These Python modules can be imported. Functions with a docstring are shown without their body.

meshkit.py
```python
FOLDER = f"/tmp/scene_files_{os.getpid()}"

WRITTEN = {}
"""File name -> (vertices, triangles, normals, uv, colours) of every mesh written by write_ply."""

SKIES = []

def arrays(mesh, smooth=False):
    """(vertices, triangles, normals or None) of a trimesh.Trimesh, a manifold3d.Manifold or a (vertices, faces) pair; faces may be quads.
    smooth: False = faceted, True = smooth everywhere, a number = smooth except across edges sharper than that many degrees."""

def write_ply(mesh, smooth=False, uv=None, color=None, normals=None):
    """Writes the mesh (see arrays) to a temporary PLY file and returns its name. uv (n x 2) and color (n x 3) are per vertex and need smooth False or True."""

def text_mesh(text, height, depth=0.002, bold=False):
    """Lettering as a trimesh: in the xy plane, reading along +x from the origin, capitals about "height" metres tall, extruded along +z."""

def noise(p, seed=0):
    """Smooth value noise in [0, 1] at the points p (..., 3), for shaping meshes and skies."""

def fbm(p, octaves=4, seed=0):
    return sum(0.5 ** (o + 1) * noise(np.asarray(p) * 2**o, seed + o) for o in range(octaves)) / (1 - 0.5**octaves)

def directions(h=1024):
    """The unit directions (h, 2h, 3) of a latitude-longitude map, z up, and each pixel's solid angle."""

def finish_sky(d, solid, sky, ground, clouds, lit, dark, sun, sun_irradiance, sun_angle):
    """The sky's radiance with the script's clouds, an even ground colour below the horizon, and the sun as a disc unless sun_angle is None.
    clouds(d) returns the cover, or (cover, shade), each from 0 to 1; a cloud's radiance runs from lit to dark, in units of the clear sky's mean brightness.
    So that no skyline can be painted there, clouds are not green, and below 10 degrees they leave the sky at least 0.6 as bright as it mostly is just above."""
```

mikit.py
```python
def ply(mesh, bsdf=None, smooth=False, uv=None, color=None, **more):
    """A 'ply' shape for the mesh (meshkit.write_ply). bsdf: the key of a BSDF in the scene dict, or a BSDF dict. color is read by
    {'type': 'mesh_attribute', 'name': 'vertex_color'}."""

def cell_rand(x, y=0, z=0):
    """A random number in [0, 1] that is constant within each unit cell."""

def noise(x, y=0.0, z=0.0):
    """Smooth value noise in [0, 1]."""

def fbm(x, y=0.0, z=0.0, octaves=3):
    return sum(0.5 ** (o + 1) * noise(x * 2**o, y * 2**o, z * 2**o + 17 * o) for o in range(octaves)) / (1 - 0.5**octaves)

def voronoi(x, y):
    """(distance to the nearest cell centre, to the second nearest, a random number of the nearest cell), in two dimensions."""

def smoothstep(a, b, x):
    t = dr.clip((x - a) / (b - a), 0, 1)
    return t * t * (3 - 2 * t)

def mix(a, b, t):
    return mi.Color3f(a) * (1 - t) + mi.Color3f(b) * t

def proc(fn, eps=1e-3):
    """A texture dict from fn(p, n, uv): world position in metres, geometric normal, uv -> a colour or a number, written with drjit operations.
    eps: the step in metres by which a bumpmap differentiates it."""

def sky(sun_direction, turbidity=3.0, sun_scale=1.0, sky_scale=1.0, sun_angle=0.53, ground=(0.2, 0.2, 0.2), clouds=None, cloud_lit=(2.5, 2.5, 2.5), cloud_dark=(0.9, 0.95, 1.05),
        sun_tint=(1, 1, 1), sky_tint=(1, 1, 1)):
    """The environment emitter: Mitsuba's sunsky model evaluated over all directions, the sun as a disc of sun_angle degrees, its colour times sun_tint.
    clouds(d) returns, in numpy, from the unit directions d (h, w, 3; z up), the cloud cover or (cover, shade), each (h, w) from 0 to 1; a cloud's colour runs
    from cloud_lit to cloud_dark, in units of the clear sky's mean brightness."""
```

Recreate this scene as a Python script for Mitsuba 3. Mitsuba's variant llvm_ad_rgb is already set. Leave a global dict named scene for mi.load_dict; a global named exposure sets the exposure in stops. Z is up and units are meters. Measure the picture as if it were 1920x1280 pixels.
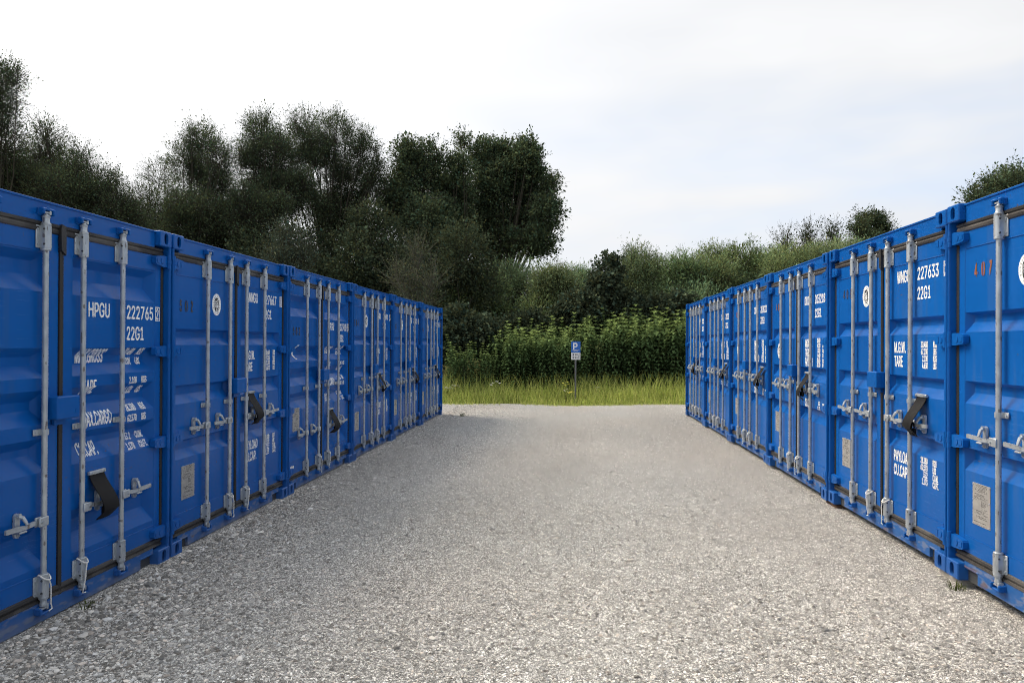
import math, random
import numpy as np
import trimesh
import manifold3d as m3
import mitsuba as mi
import drjit as dr
import mikit, meshkit
from mikit import proc, noise, fbm, voronoi, smoothstep, mix, cell_rand
from shapely.geometry import Polygon, Point
from shapely import affinity

T = mi.ScalarTransform4f
rng = np.random.default_rng(7)
random.seed(7)

# ------------------------------------------------------------------ camera, sky, exposure
CAM_Z, F_PX, YAW, PITCH, ROLL = 1.72, 1404.2, 0.0816, 0.0039, 0.005
fwd = np.array([-math.sin(YAW) * math.cos(PITCH), math.cos(YAW) * math.cos(PITCH), math.sin(PITCH)])
rgt = np.array([math.cos(YAW), math.sin(YAW), 0.0])
upv = np.cross(rgt, fwd) - ROLL * rgt
eye = np.array([0, 0, CAM_Z])
exposure = 2.93
SUN = np.array([-0.72, 0.36, 0.88]); SUN = SUN / np.linalg.norm(SUN)


def clouds(d):
    """High thin overcast; brighter around the veiled sun, a few pale openings low down."""
    x, y, z = d[..., 0], d[..., 1], np.maximum(d[..., 2], 0.02)
    q = np.stack([x / (z + 0.25) * 0.9, y / (z + 0.25) * 0.9, z * 0 + 3.1], -1)
    streak = np.stack([x * 2.2, y * 2.2, z * 11.0], -1)
    a, b = meshkit.fbm(q * 1.7, 5, 3), meshkit.fbm(streak, 5, 11)
    toward = np.clip(d @ SUN, -1, 1)
    low = np.exp(-((z - 0.2) / 0.16) ** 2)
    gap = np.clip((0.6 * b + 0.4 * a - 0.45) * 5, 0, 1) * low * np.clip(0.72 - toward, 0, 1)
    cover = 1 - 0.6 * gap
    glow = 0.078 * (toward + 0.65) / 0.86 + 0.62 * np.clip(toward, 0, 1) ** 7
    shade = np.clip(1.0 - glow + (0.16 * (a - 0.5) + 0.10 * (b - 0.5)) * np.clip(1 - toward, 0, 1), 0, 1)
    return cover, shade


scene = {
    "camera": {"type": "perspective", "fov": math.degrees(2 * math.atan(960 / F_PX)), "fov_axis": "x", "near_clip": 0.05, "far_clip": 2000.0,
               "to_world": T().look_at(origin=eye.tolist(), target=(eye + fwd).tolist(), up=upv.tolist())},
    "sky": mikit.sky(SUN.tolist(), turbidity=3.0, sun_scale=0.33, sun_angle=25.0, clouds=clouds, cloud_lit=(5.6, 5.55, 5.5), cloud_dark=(0.93, 0.95, 0.98),
                     ground=(0.15, 0.15, 0.13), sun_tint=(1.0, 0.985, 0.955)),
}
labels = {}


def at(px, py, dist):
    """World point seen at a photograph pixel, dist metres along the view axis."""
    x, y = px - 960, py - 640
    c, s = math.cos(ROLL), math.sin(ROLL)
    x, y = c * x + s * y, -s * x + c * y
    u = np.cross(rgt, fwd)
    return eye + dist * (fwd + rgt * x / F_PX - u * y / F_PX)


def gz(x, y):
    """Height of the yard."""
    x, y = np.asarray(x, float), np.asarray(y, float)
    t = np.clip((x + 0.5) / 3.4, 0, 1)
    b = 0.03 * (meshkit.noise(np.stack([x * 0.55, y * 0.45, x * 0], -1), 5) - 0.5) + 0.012 * (meshkit.noise(np.stack([x * 1.9, y * 1.7, x * 0], -1), 9) - 0.5)
    rise = np.clip((y - 23.5) / 14, 0, 1)
    edge = np.clip((np.minimum(x + 3.35, 2.95 - x)) / 0.8, 0.25, 1)
    return 0.012 + 0.055 * t * t * (3 - 2 * t) + b * edge + 0.9 * rise * rise * (3 - 2 * rise) + 3.2 * np.clip((y - 39) / 22, 0, 1) ** 2 * (3 - 2 * np.clip((y - 39) / 22, 0, 1))


# ------------------------------------------------------------------ materials
def C(*v):
    return mi.Color3f(*v)


def paint(p, n, uv):
    f = fbm(p.x * 1.1, p.y * 1.1, p.z * 1.1, 3)
    g = fbm(p.x * 9, p.y * 9, p.z * 3, 2)
    c = mix((0.003, 0.073, 0.305), (0.005, 0.102, 0.385), f)
    run = smoothstep(0.62, 0.8, noise(p.x * 24, p.y * 24, p.z * 0.9)) * smoothstep(0.45, 0.7, f)
    c = mix(c, (0.03, 0.10, 0.29), 0.4 * run)
    dust = smoothstep(0.55, 0.02, p.z + 0.3 * g) * 0.28
    c = mix(c, (0.12, 0.16, 0.24), dust)
    chip = smoothstep(0.86, 0.9, noise(p.x * 55, p.y * 55, p.z * 55)) * smoothstep(0.55, 0.75, fbm(p.x * 2.3, p.y * 2.3, p.z * 2.3, 2))
    scr = smoothstep(0.80, 0.86, noise(p.x * 7, p.y * 7, p.z * 260)) * smoothstep(0.56, 0.7, fbm(p.x * 1.7 + 4, p.y * 1.7, p.z * 1.7, 2))
    c = mix(c, (0.07, 0.17, 0.42), 0.55 * scr)
    return mix(c, (0.10, 0.07, 0.06), 0.7 * chip)


def paint_rough(p, n, uv):
    return 0.20 + 0.16 * fbm(p.x * 3, p.y * 3, p.z * 2, 2)


def dents(p, n, uv):
    return noise(p.x * 2.6, p.y * 2.6, p.z * 3.4) + 0.25 * noise(p.x * 9, p.y * 9, p.z * 11)


def sill_paint(p, n, uv):
    f = fbm(p.x * 5, p.y * 5, p.z * 9, 3)
    c = mix((0.006, 0.07, 0.26), (0.02, 0.10, 0.30), f)
    scuff = smoothstep(0.5, 0.68, fbm(p.x * 13, p.y * 13, p.z * 30, 3))
    c = mix(c, (0.16, 0.19, 0.26), 0.55 * scuff)
    rust = smoothstep(0.66, 0.75, fbm(p.x * 7 + 9, p.y * 7, p.z * 14, 3))
    c = mix(c, (0.11, 0.06, 0.035), 0.6 * rust)
    return mix(c, (0.19, 0.18, 0.155), smoothstep(0.16, 0.03, p.z + 0.1 * f) * 0.5)


def zinc(p, n, uv):
    f = fbm(p.x * 26, p.y * 26, p.z * 18, 3)
    c = mix((0.29, 0.325, 0.36), (0.50, 0.545, 0.585), f)
    spot = smoothstep(0.8, 0.86, noise(p.x * 90, p.y * 90, p.z * 22))
    return mix(c, (0.13, 0.11, 0.10), 0.8 * spot)


def rubber(p, n, uv):
    f = fbm(p.x * 6, p.y * 6, p.z * 6, 3)
    return mix((0.010, 0.010, 0.011), (0.028, 0.027, 0.026), f)


def weathered_rubber(p, n, uv):
    f = fbm(p.x * 4, p.y * 4, p.z * 10, 3)
    dust = smoothstep(0.45, 0.7, f)
    return mix((0.022, 0.021, 0.021), (0.075, 0.072, 0.068), 0.75 * dust)


def plate_print(p, n, uv):
    """A stamped data plate: rows of small dark print, a box, rivets left bright."""
    u, v = uv.x, uv.y
    row = dr.floor(v * 30)
    inrow = dr.abs(v * 30 - row - 0.5)
    word = noise(u * 26, row * 7.3) + 0.3 * noise(u * 90, row * 3.1)
    margin = dr.select((u > 0.08 + 0.14 * cell_rand(row, 5)) & (u < 0.94 - 0.25 * cell_rand(row, 9)), 1.0, 0.0)
    keep = dr.select(cell_rand(row, 3) > 0.25, 1.0, 0.0)
    ink = dr.select((inrow < 0.27) & (word > 0.5), 1.0, 0.0) * margin * keep
    boxy = dr.select((v > 0.36) & (v < 0.62) & (u > 0.07) & (u < 0.5), 1.0, 0.0)
    edge = dr.select((dr.abs(u - 0.5) < 0.006) & (v > 0.36) & (v < 0.62), 1.0, 0.0) + dr.select((dr.abs(v - 0.62) < 0.004) | (dr.abs(v - 0.36) < 0.004), 0.7, 0.0)
    ink = dr.maximum(ink * (1 - boxy), dr.minimum(edge, 1.0))
    base = mix((0.27, 0.27, 0.265), (0.37, 0.365, 0.35), fbm(u * 5, v * 8, 1, 2))
    return mix(base, (0.06, 0.055, 0.055), 0.8 * ink)


def label_print(p, n, uv):
    row = dr.floor(uv.y * 7)
    ink = dr.select((dr.abs(uv.y * 7 - row - 0.5) < 0.2) & (noise(uv.x * 14, row * 5.1) > 0.42) & (uv.x > 0.1) & (uv.x < 0.9), 1.0, 0.0)
    return mix((0.78, 0.78, 0.77), (0.2, 0.2, 0.22), 0.7 * ink)


def gravel_look(p, n, uv):
    wx, wy = p.x + 0.02 * noise(p.x * 30, p.y * 30), p.y + 0.02 * noise(p.x * 30 + 7, p.y * 30)
    a1, b1, r1 = voronoi(wx * 92, wy * 92)
    a2, b2, r2 = voronoi(wx * 190 + 3, wy * 190)
    big = dr.select(r1 > 0.45, 1.0, 0.0)
    v = dr.lerp(0.12 + 0.42 * dr.square(r2) + 0.06 * r2, 0.16 + 0.62 * dr.square((r1 - 0.45) * 1.8), big)
    gap = dr.lerp(smoothstep(0.02, 0.22, b2 - a2), smoothstep(0.02, 0.3, b1 - a1), big)
    v = v * (0.30 + 0.70 * gap) * 1.38
    hue = cell_rand(r1 * 977, r2 * 331)
    a3, b3, r3 = voronoi(p.x * 23 + 11, p.y * 23)
    v = v * (0.84 + 0.40 * r3)
    c = mix((1.0, 0.99, 0.955), (0.98, 0.99, 1.0), hue)
    lowf = fbm(p.x * 0.5, p.y * 0.42, 2, 3)
    c = c * mix((1.025, 0.995, 0.955), (0.985, 1.0, 0.99), noise(p.x * 0.9 + 5, p.y * 0.6))
    fines = smoothstep(15, 21, p.y) * 0.5
    track = noise(p.x * 1.5 + 0.35 * noise(p.x * 0.3, p.y * 0.25) + 3, p.y * 0.10)
    v = dr.lerp(v, 0.44, fines) * (0.80 + 0.34 * lowf + 0.18 * track)
    return c * v


def gravel_bump(p, n, uv):
    a1, b1, r1 = voronoi(p.x * 92, p.y * 92)
    a2, b2, r2 = voronoi(p.x * 190 + 3, p.y * 190)
    return 0.6 * (1 - dr.minimum(a1, 1.0)) * r1 + 0.35 * (1 - dr.minimum(a2, 1.0)) + 0.6 * fbm(p.x * 8, p.y * 8, 0, 2)


def soil_look(p, n, uv):
    f = fbm(p.x * 3, p.y * 3, 0, 4)
    return mix((0.05, 0.05, 0.025), (0.10, 0.11, 0.045), f)


def concrete_look(p, n, uv):
    return mix((0.20, 0.195, 0.18), (0.36, 0.35, 0.32), fbm(p.x * 14, p.y * 14, p.z * 14, 3))


def bark_look(p, n, uv):
    return mix((0.035, 0.03, 0.024), (0.10, 0.09, 0.07), fbm(p.x * 12, p.y * 12, p.z * 3, 3))


def B(color, rough=0.5, **k):
    return {"type": "twosided", "bsdf": {"type": "principled", "base_color": color, "roughness": rough, **k}}


def rgb(*c):
    return {"type": "rgb", "value": list(c)}


VC = {"type": "mesh_attribute", "name": "vertex_color"}
scene.update({
    "blue_paint": {"type": "twosided", "bsdf": {"type": "bumpmap", "arbitrary": proc(dents, 0.02), "scale": 0.0035,
                   "bsdf": {"type": "principled", "base_color": proc(paint), "roughness": proc(paint_rough), "specular": 0.17}}},
    "sill_paint": B(proc(sill_paint), 0.5),
    "zinc": B(proc(zinc), 0.36, metallic=0.45, specular=0.5),
    "rubber": B(proc(rubber), 0.55),
    "weathered_rubber": B(proc(weathered_rubber), 0.6),
    "strap_rubber": B(rgb(0.009, 0.009, 0.010), 0.6, specular=0.15),
    "white_print": B(rgb(0.76, 0.78, 0.79), 0.5),
    "dark_print": B(rgb(0.03, 0.033, 0.038), 0.55),
    "grey_print": B(rgb(0.30, 0.31, 0.33), 0.55),
    "stencil_dark": B(rgb(0.035, 0.035, 0.05), 0.6),
    "stencil_rust": B(rgb(0.22, 0.075, 0.035), 0.7),
    "cable": B(rgb(0.72, 0.72, 0.70), 0.6),
    "bolt_and_shade_dark": B(rgb(0.05, 0.055, 0.06), 0.5),  # bolt holes, and the added plate that darkens the sill notch
    "data_plate": B(proc(plate_print), 0.4, metallic=0.2),
    "paper_label": B(proc(label_print), 0.5),
    "sign_blue": B(rgb(0.012, 0.105, 0.42), 0.4),
    "steel_pole": B(rgb(0.13, 0.135, 0.14), 0.45, metallic=0.4),
    "sign_grey": B(rgb(0.16, 0.17, 0.19), 0.5),
    "sign_white": B(rgb(0.60, 0.61, 0.62), 0.45),
    "concrete": B(proc(concrete_look), 0.85),
    "wood_block": B(rgb(0.10, 0.055, 0.035), 0.8),
    "gravel_sheet": {"type": "twosided", "bsdf": {"type": "bumpmap", "arbitrary": proc(gravel_bump, 0.002), "scale": 0.016,
                     "bsdf": {"type": "diffuse", "reflectance": proc(gravel_look)}}},
    "stone": {"type": "twosided", "bsdf": {"type": "diffuse", "reflectance": VC}},
    "soil": {"type": "twosided", "bsdf": {"type": "diffuse", "reflectance": proc(soil_look)}},
    "bark": {"type": "twosided", "bsdf": {"type": "diffuse", "reflectance": proc(bark_look)}},
    "leaf": {"type": "principledthin", "base_color": VC, "roughness": 0.55, "diff_trans": 0.5, "spec_trans": 0.0, "eta": 1.4},
    "herb_leaf": {"type": "principledthin", "base_color": VC, "roughness": 0.5, "diff_trans": 0.7, "spec_trans": 0.0, "eta": 1.4},
    "pale_bark": {"type": "twosided", "bsdf": {"type": "diffuse", "reflectance": rgb(0.12, 0.115, 0.09)}},
    "stem_green": {"type": "twosided", "bsdf": {"type": "diffuse", "reflectance": rgb(0.08, 0.11, 0.035)}},
    "petal_yellow": B(rgb(0.75, 0.70, 0.12), 0.6),
    "petal_white": B(rgb(0.72, 0.72, 0.66), 0.6),
})


# ------------------------------------------------------------------ mesh helpers
def cat(ms):
    return trimesh.util.concatenate([m for m in ms if m is not None])


def cbox(x0, x1, y0, y1, z0, z1, c=0.003):
    lo, hi = np.array([x0, y0, z0]), np.array([x1, y1, z1])
    c = min(c, 0.3 * (hi - lo).min())
    pts = []
    for i in np.ndindex(2, 2, 2):
        corner, inn = np.where(i, hi, lo), np.where(i, hi - c, lo + c)
        for k in range(3):
            q = inn.copy(); q[k] = corner[k]; pts.append(q)
    return trimesh.convex.convex_hull(np.array(pts))


def cyl(p0, p1, r, n=16, r1=None):
    p0, p1 = np.asarray(p0, float), np.asarray(p1, float)
    return tube([p0, p1], [r, r if r1 is None else r1], n)


def tube(pts, radii, n=8, cap=True):
    p = np.asarray(pts, float); r = np.broadcast_to(np.asarray(radii, float), (len(p),))
    t = np.gradient(p, axis=0); t /= np.linalg.norm(t, axis=1, keepdims=True) + 1e-12
    ref = np.array([0, 0, 1.0]) if abs(t[:, 2]).mean() < 0.8 else np.array([1.0, 0, 0])
    a = np.cross(t, ref); a /= np.linalg.norm(a, axis=1, keepdims=True) + 1e-12
    b = np.cross(t, a); ang = np.arange(n) * 2 * np.pi / n
    v = (p[:, None] + r[:, None, None] * (np.cos(ang)[None, :, None] * a[:, None] + np.sin(ang)[None, :, None] * b[:, None])).reshape(-1, 3)
    f = []
    for i in range(len(p) - 1):
        for j in range(n):
            q = [i * n + j, i * n + (j + 1) % n, (i + 1) * n + (j + 1) % n, (i + 1) * n + j]
            f += [[q[0], q[1], q[2]], [q[0], q[2], q[3]]]
    if cap:
        for e, s in ((0, 1), (len(p) - 1, -1)):
            for j in range(1, n - 1):
                tri = [e * n, e * n + j, e * n + j + 1]
                f.append(tri[::-1] if s == 1 else tri)
    m = trimesh.Trimesh(v, f, process=False)
    m.invert() if m.volume < 0 else None
    return m


def lathe(prof, x, y, n=18):
    """prof: (r, z) pairs, about the vertical through (x, y)."""
    return tube([(x, y, z) for r, z in prof], [max(r, 1e-4) for r, z in prof], n)


def prism(poly, axis, a, b):
    """Extrude a polygon. axis 'y': poly in (u, z); axis 'z': poly in (u, D); axis 'x': poly in (D, z)."""
    poly = poly if isinstance(poly, Polygon) else Polygon(poly)
    m = trimesh.creation.extrude_polygon(poly, b - a, engine="earcut")
    v = np.array(m.vertices); w = v[:, 2] + a
    v = {"y": np.stack([v[:, 0], w, v[:, 1]], 1), "z": np.stack([v[:, 0], v[:, 1], w], 1), "x": np.stack([w, v[:, 0], v[:, 1]], 1)}[axis]
    m = trimesh.Trimesh(v, m.faces, process=False)
    m.invert() if m.volume < 0 else None
    return m


def quads(qs):
    v, f = [], []
    for q in qs:
        k = len(v); v += list(q); f += [[k, k + 1, k + 2], [k, k + 2, k + 3]]
    return trimesh.Trimesh(np.array(v, float), f, process=False)


def mir(m):
    m = m.copy(); v = np.array(m.vertices); v[:, 0] = W - v[:, 0]
    return trimesh.Trimesh(v, np.array(m.faces)[:, ::-1], process=False)


def shift(m, x=0, y=0, z=0):
    m = m.copy(); m.apply_translation([x, y, z]); return m


# ------------------------------------------------------------------ the shipping container, in its own frame: x to the right seen from the door end, y inwards, z up
W, H, LEN = 2.438, 2.591, 6.058
DOOR = 0.055
P0, P1, PZ0, PZ1 = 0.141, 1.098, 0.31, 2.28            # left door's corrugated field
GROOVES = {
    "deep": [(2.268, 2.216, 2.13, 2.03), (1.686, 1.632, 1.578, 1.502), (1.426, 1.361, 1.307, 1.22), (1.134, 1.079, 1.036, 0.927), (0.634, 0.558, 0.472, 0.352)],
    "slim": [(1.838, 1.818, 1.772, 1.703), (1.369, 1.349, 1.288, 1.215), (0.913, 0.893, 0.83, 0.758)],
}
GDEPTH, GEND = {"deep": 0.056, "slim": 0.046}, {"deep": 0.065, "slim": 0.03}
FIELD = DOOR + 0.004


def panel_depth(u, z, kind):
    """Depth of the door's outer face at (u, z)."""
    u = np.where(u > W / 2, W - u, u)
    d = np.where((u > P0) & (u < P1) & (z > PZ0) & (z < PZ1), FIELD, DOOR)
    for a, b, c, e in GROOVES[kind]:
        g = np.interp(-z, [-a, -b, -c, -e], [0, 1, 1, 0], left=0, right=0) * GDEPTH[kind]
        g = np.minimum(g, np.clip(np.minimum(u - P0, P1 - u), 0, None) / GEND[kind] * GDEPTH[kind])
        d = d + g
    return d


def door_mesh(kind):
    D = DOOR
    parts = [cbox(0.063, P0, D, 0.11, 0.19, 2.40, 0.004), cbox(P1, 1.203, D, 0.11, 0.19, 2.40, 0.004),
             cbox(P0, P1, D, 0.11, PZ1, 2.40, 0.004), cbox(P0, P1, D, 0.11, 0.19, PZ0, 0.004)]
    q, e, gd, zt = [], GEND[kind], GDEPTH[kind], PZ1
    for a, b, c, f in GROOVES[kind]:
        o = [(P0, FIELD, f), (P1, FIELD, f), (P1, FIELD, a), (P0, FIELD, a)]
        i = [(P0 + e, FIELD + gd, c), (P1 - e, FIELD + gd, c), (P1 - e, FIELD + gd, b), (P0 + e, FIELD + gd, b)]
        q += [i] + [(o[k], o[(k + 1) % 4], i[(k + 1) % 4], i[k]) for k in range(4)]
        q.append([(P0, FIELD, a), (P1, FIELD, a), (P1, FIELD, zt), (P0, FIELD, zt)]); zt = f
    q.append([(P0, FIELD, PZ0), (P1, FIELD, PZ0), (P1, FIELD, zt), (P0, FIELD, zt)])
    # fine weld bead round the field
    bead = [cyl((P0 + 0.002, D + 0.001, z), (P1 - 0.002, D + 0.001, z), 0.0035, 6) for z in (PZ1, PZ0)]
    return cat(parts + [quads(q)] + bead)


def oval(w, h, cx, cy):
    s = Point(0, 0).buffer(w / 2, 12)
    return affinity.translate(Polygon(np.vstack([np.array(s.exterior.coords) + [0, h / 2 - w / 2], np.array(s.exterior.coords) - [0, h / 2 - w / 2]])).convex_hull, cx, cy)


def hull_oval(w, h, cx, cy):
    c = np.array(Point(0, 0).buffer(w / 2, 8).exterior.coords)
    k = max(h / 2 - w / 2, 0)
    from shapely.geometry import MultiPoint
    return affinity.translate(MultiPoint(np.vstack([c + [0, k], c - [0, k]])).convex_hull, cx, cy)


def to_man(m):
    return m3.Manifold(m3.Mesh(np.asarray(m.vertices, np.float32), np.asarray(m.faces, np.uint32)))


def from_man(m):
    k = m.to_mesh()
    return trimesh.Trimesh(k.vert_properties[:, :3], k.tri_verts, process=False)


def casting(z0):
    b = to_man(cbox(0, 0.162, 0, 0.178, z0, z0 + 0.118, 0.006))
    b = b - to_man(cbox(0.024, 0.14, 0.02, 0.16, z0 + 0.016, z0 + 0.102, 0.004))
    b = b - to_man(prism(hull_oval(0.056, 0.088, 0.081, z0 + 0.059), "y", -0.01, 0.03))
    return from_man(b)


def post_mesh():
    c = [(0, 0.012), (0.004, 0.006), (0.009, 0.002), (0.016, 0.003), (0.021, 0.009), (0.0235, 0.018), (0.0245, 0.125), (0.062, 0.13), (0.062, 0.15), (0, 0.15)]
    return prism(c, "z", 0.118, 2.473)


def hinge_mesh(z):
    blade = [(0.016, z - 0.043), (0.085, z - 0.043), (0.185, z - 0.032), (0.196, z - 0.02), (0.196, z + 0.02), (0.185, z + 0.032), (0.085, z + 0.043), (0.016, z + 0.043)]
    ms = [prism(blade, "y", 0.016, 0.054), prism(hull_oval(0.046, 0.046, 0.105, z), "y", 0.0115, 0.02), prism([(0.138, z - 0.024), (0.182, z - 0.016), (0.182, z + 0.016), (0.138, z + 0.024)], "y", 0.012, 0.02)]
    ms += [cyl((0.022, 0.012, z - 0.055), (0.022, 0.012, z - 0.018), 0.0165, 12), cyl((0.022, 0.012, z - 0.016), (0.022, 0.012, z + 0.016), 0.018, 12), cyl((0.022, 0.012, z + 0.018), (0.022, 0.012, z + 0.055), 0.0165, 12)]
    return cat(ms)


def gasket_bar(z, flip):
    c = [(0.068, 0.036), (0.050, 0.034), (0.040, 0.026), (0.043, 0.012), (0.052, 0.008), (0.048, 0.0), (0.042, -0.008), (0.045, -0.024), (0.056, -0.032), (0.068, -0.034)]
    return prism([(d, z + (-h if flip else h)) for d, h in c], "x", 0.05, W - 0.05)


BARS = [0.612, 1.042, 1.396, 1.826]
BR = 0.0172                      # bar radius
BY = 0.022                       # depth of the bar's axis
HZ = {"hp": 0.64, "wn": 1.0, "dd": 1.115}


def bar_mesh(u):
    prof = [(0.012, 0.118), (0.021, 0.122), (0.023, 0.135), (0.019, 0.142), (0.019, 0.158), (0.025, 0.163), (0.025, 0.177), (BR, 0.18), (BR, 2.43), (0.025, 2.432), (0.026, 2.446), (0.021, 2.452), (0.020, 2.475), (0.024, 2.480), (0.024, 2.488), (0.014, 2.494), (0.012, 2.50)]
    ms = [lathe(prof, u, BY, 18)]
    for s, z in ((1, 2.508), (-1, 0.108)):   # the cam's two claws
        ms += [cbox(u - 0.034, u + 0.026, BY - 0.012, BY + 0.012, z - 0.004, z + 0.006, 0.002), cbox(u + 0.014, u + 0.030, BY - 0.016, BY + 0.02, z - 0.012, z + 0.022, 0.003)]
    return cat(ms)


def bracket_mesh(u, z0, z1):
    ms = [cbox(u - 0.052, u + 0.052, 0.044, 0.054, z0, z1, 0.003)]
    c = [(u + 0.029, 0.046), (u + 0.029, 0.012)] + [(u + 0.029 * math.cos(a), 0.012 - 0.018 * math.sin(a)) for a in np.linspace(0.3, math.pi - 0.3, 9)] + [(u - 0.029, 0.012), (u - 0.029, 0.046)]
    ms.append(prism(c, "z", z0 + 0.002, z1 - 0.002))
    ms += [lathe([(0.027, z0 - 0.014), (0.029, z0 - 0.011), (0.029, z0 - 0.003), (0.027, z0 + 0.002)], u, BY, 18), lathe([(0.027, z1 - 0.002), (0.029, z1 + 0.002), (0.029, z1 + 0.010), (0.026, z1 + 0.013)], u, BY, 18)]
    for s in (-1, 1):
        for z in (z0 + 0.024, z1 - 0.024):
            ms.append(cyl((u + s * 0.041, 0.045, z), (u + s * 0.041, 0.037, z), 0.0085, 8, 0.006))
    return cat(ms)


def bracket_holes(u, z0, z1):
    return cat([cyl((u + s * 0.0275, 0.012, z), (u + s * 0.0305, 0.012, z), 0.007, 8) for s in (-1, 1) for z in (z0 + 0.024, z1 - 0.024)])


def keeper_mesh(u, z, s):
    ms = [cbox(u - 0.05, u + 0.05, 0.033, 0.047, z - 0.022, z + 0.022, 0.004)]
    ms += [cbox(u - 0.052, u - 0.036, -0.004, 0.035, z - 0.018, z + 0.02, 0.005), cbox(u + 0.036, u + 0.052, -0.004, 0.035, z - 0.018, z + 0.02, 0.005)]
    ms += [cbox(u - 0.05, u + 0.05, 0.002, 0.034, z + s * 0.016 - 0.007, z + s * 0.016 + 0.007, 0.004), cyl((u, 0.004, z + s * 0.022), (u, 0.034, z + s * 0.022), 0.010, 8)]
    return cat(ms)


def guide_mesh(u, z):
    c = [(u + 0.022, 0.046), (u + 0.024, 0.022)] + [(u + 0.024 * math.cos(a), 0.022 - 0.024 * math.sin(a)) for a in np.linspace(0.2, math.pi - 0.2, 9)] + [(u - 0.024, 0.022), (u - 0.022, 0.046)]
    ms = [prism(c, "z", z - 0.017, z + 0.017), cbox(u - 0.062, u + 0.062, 0.044, 0.053, z - 0.019, z + 0.019, 0.003)]
    ms += [cyl((u + s * 0.048, 0.045, z), (u + s * 0.048, 0.036, z), 0.0075, 8) for s in (-1, 1)]
    return cat(ms)


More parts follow.
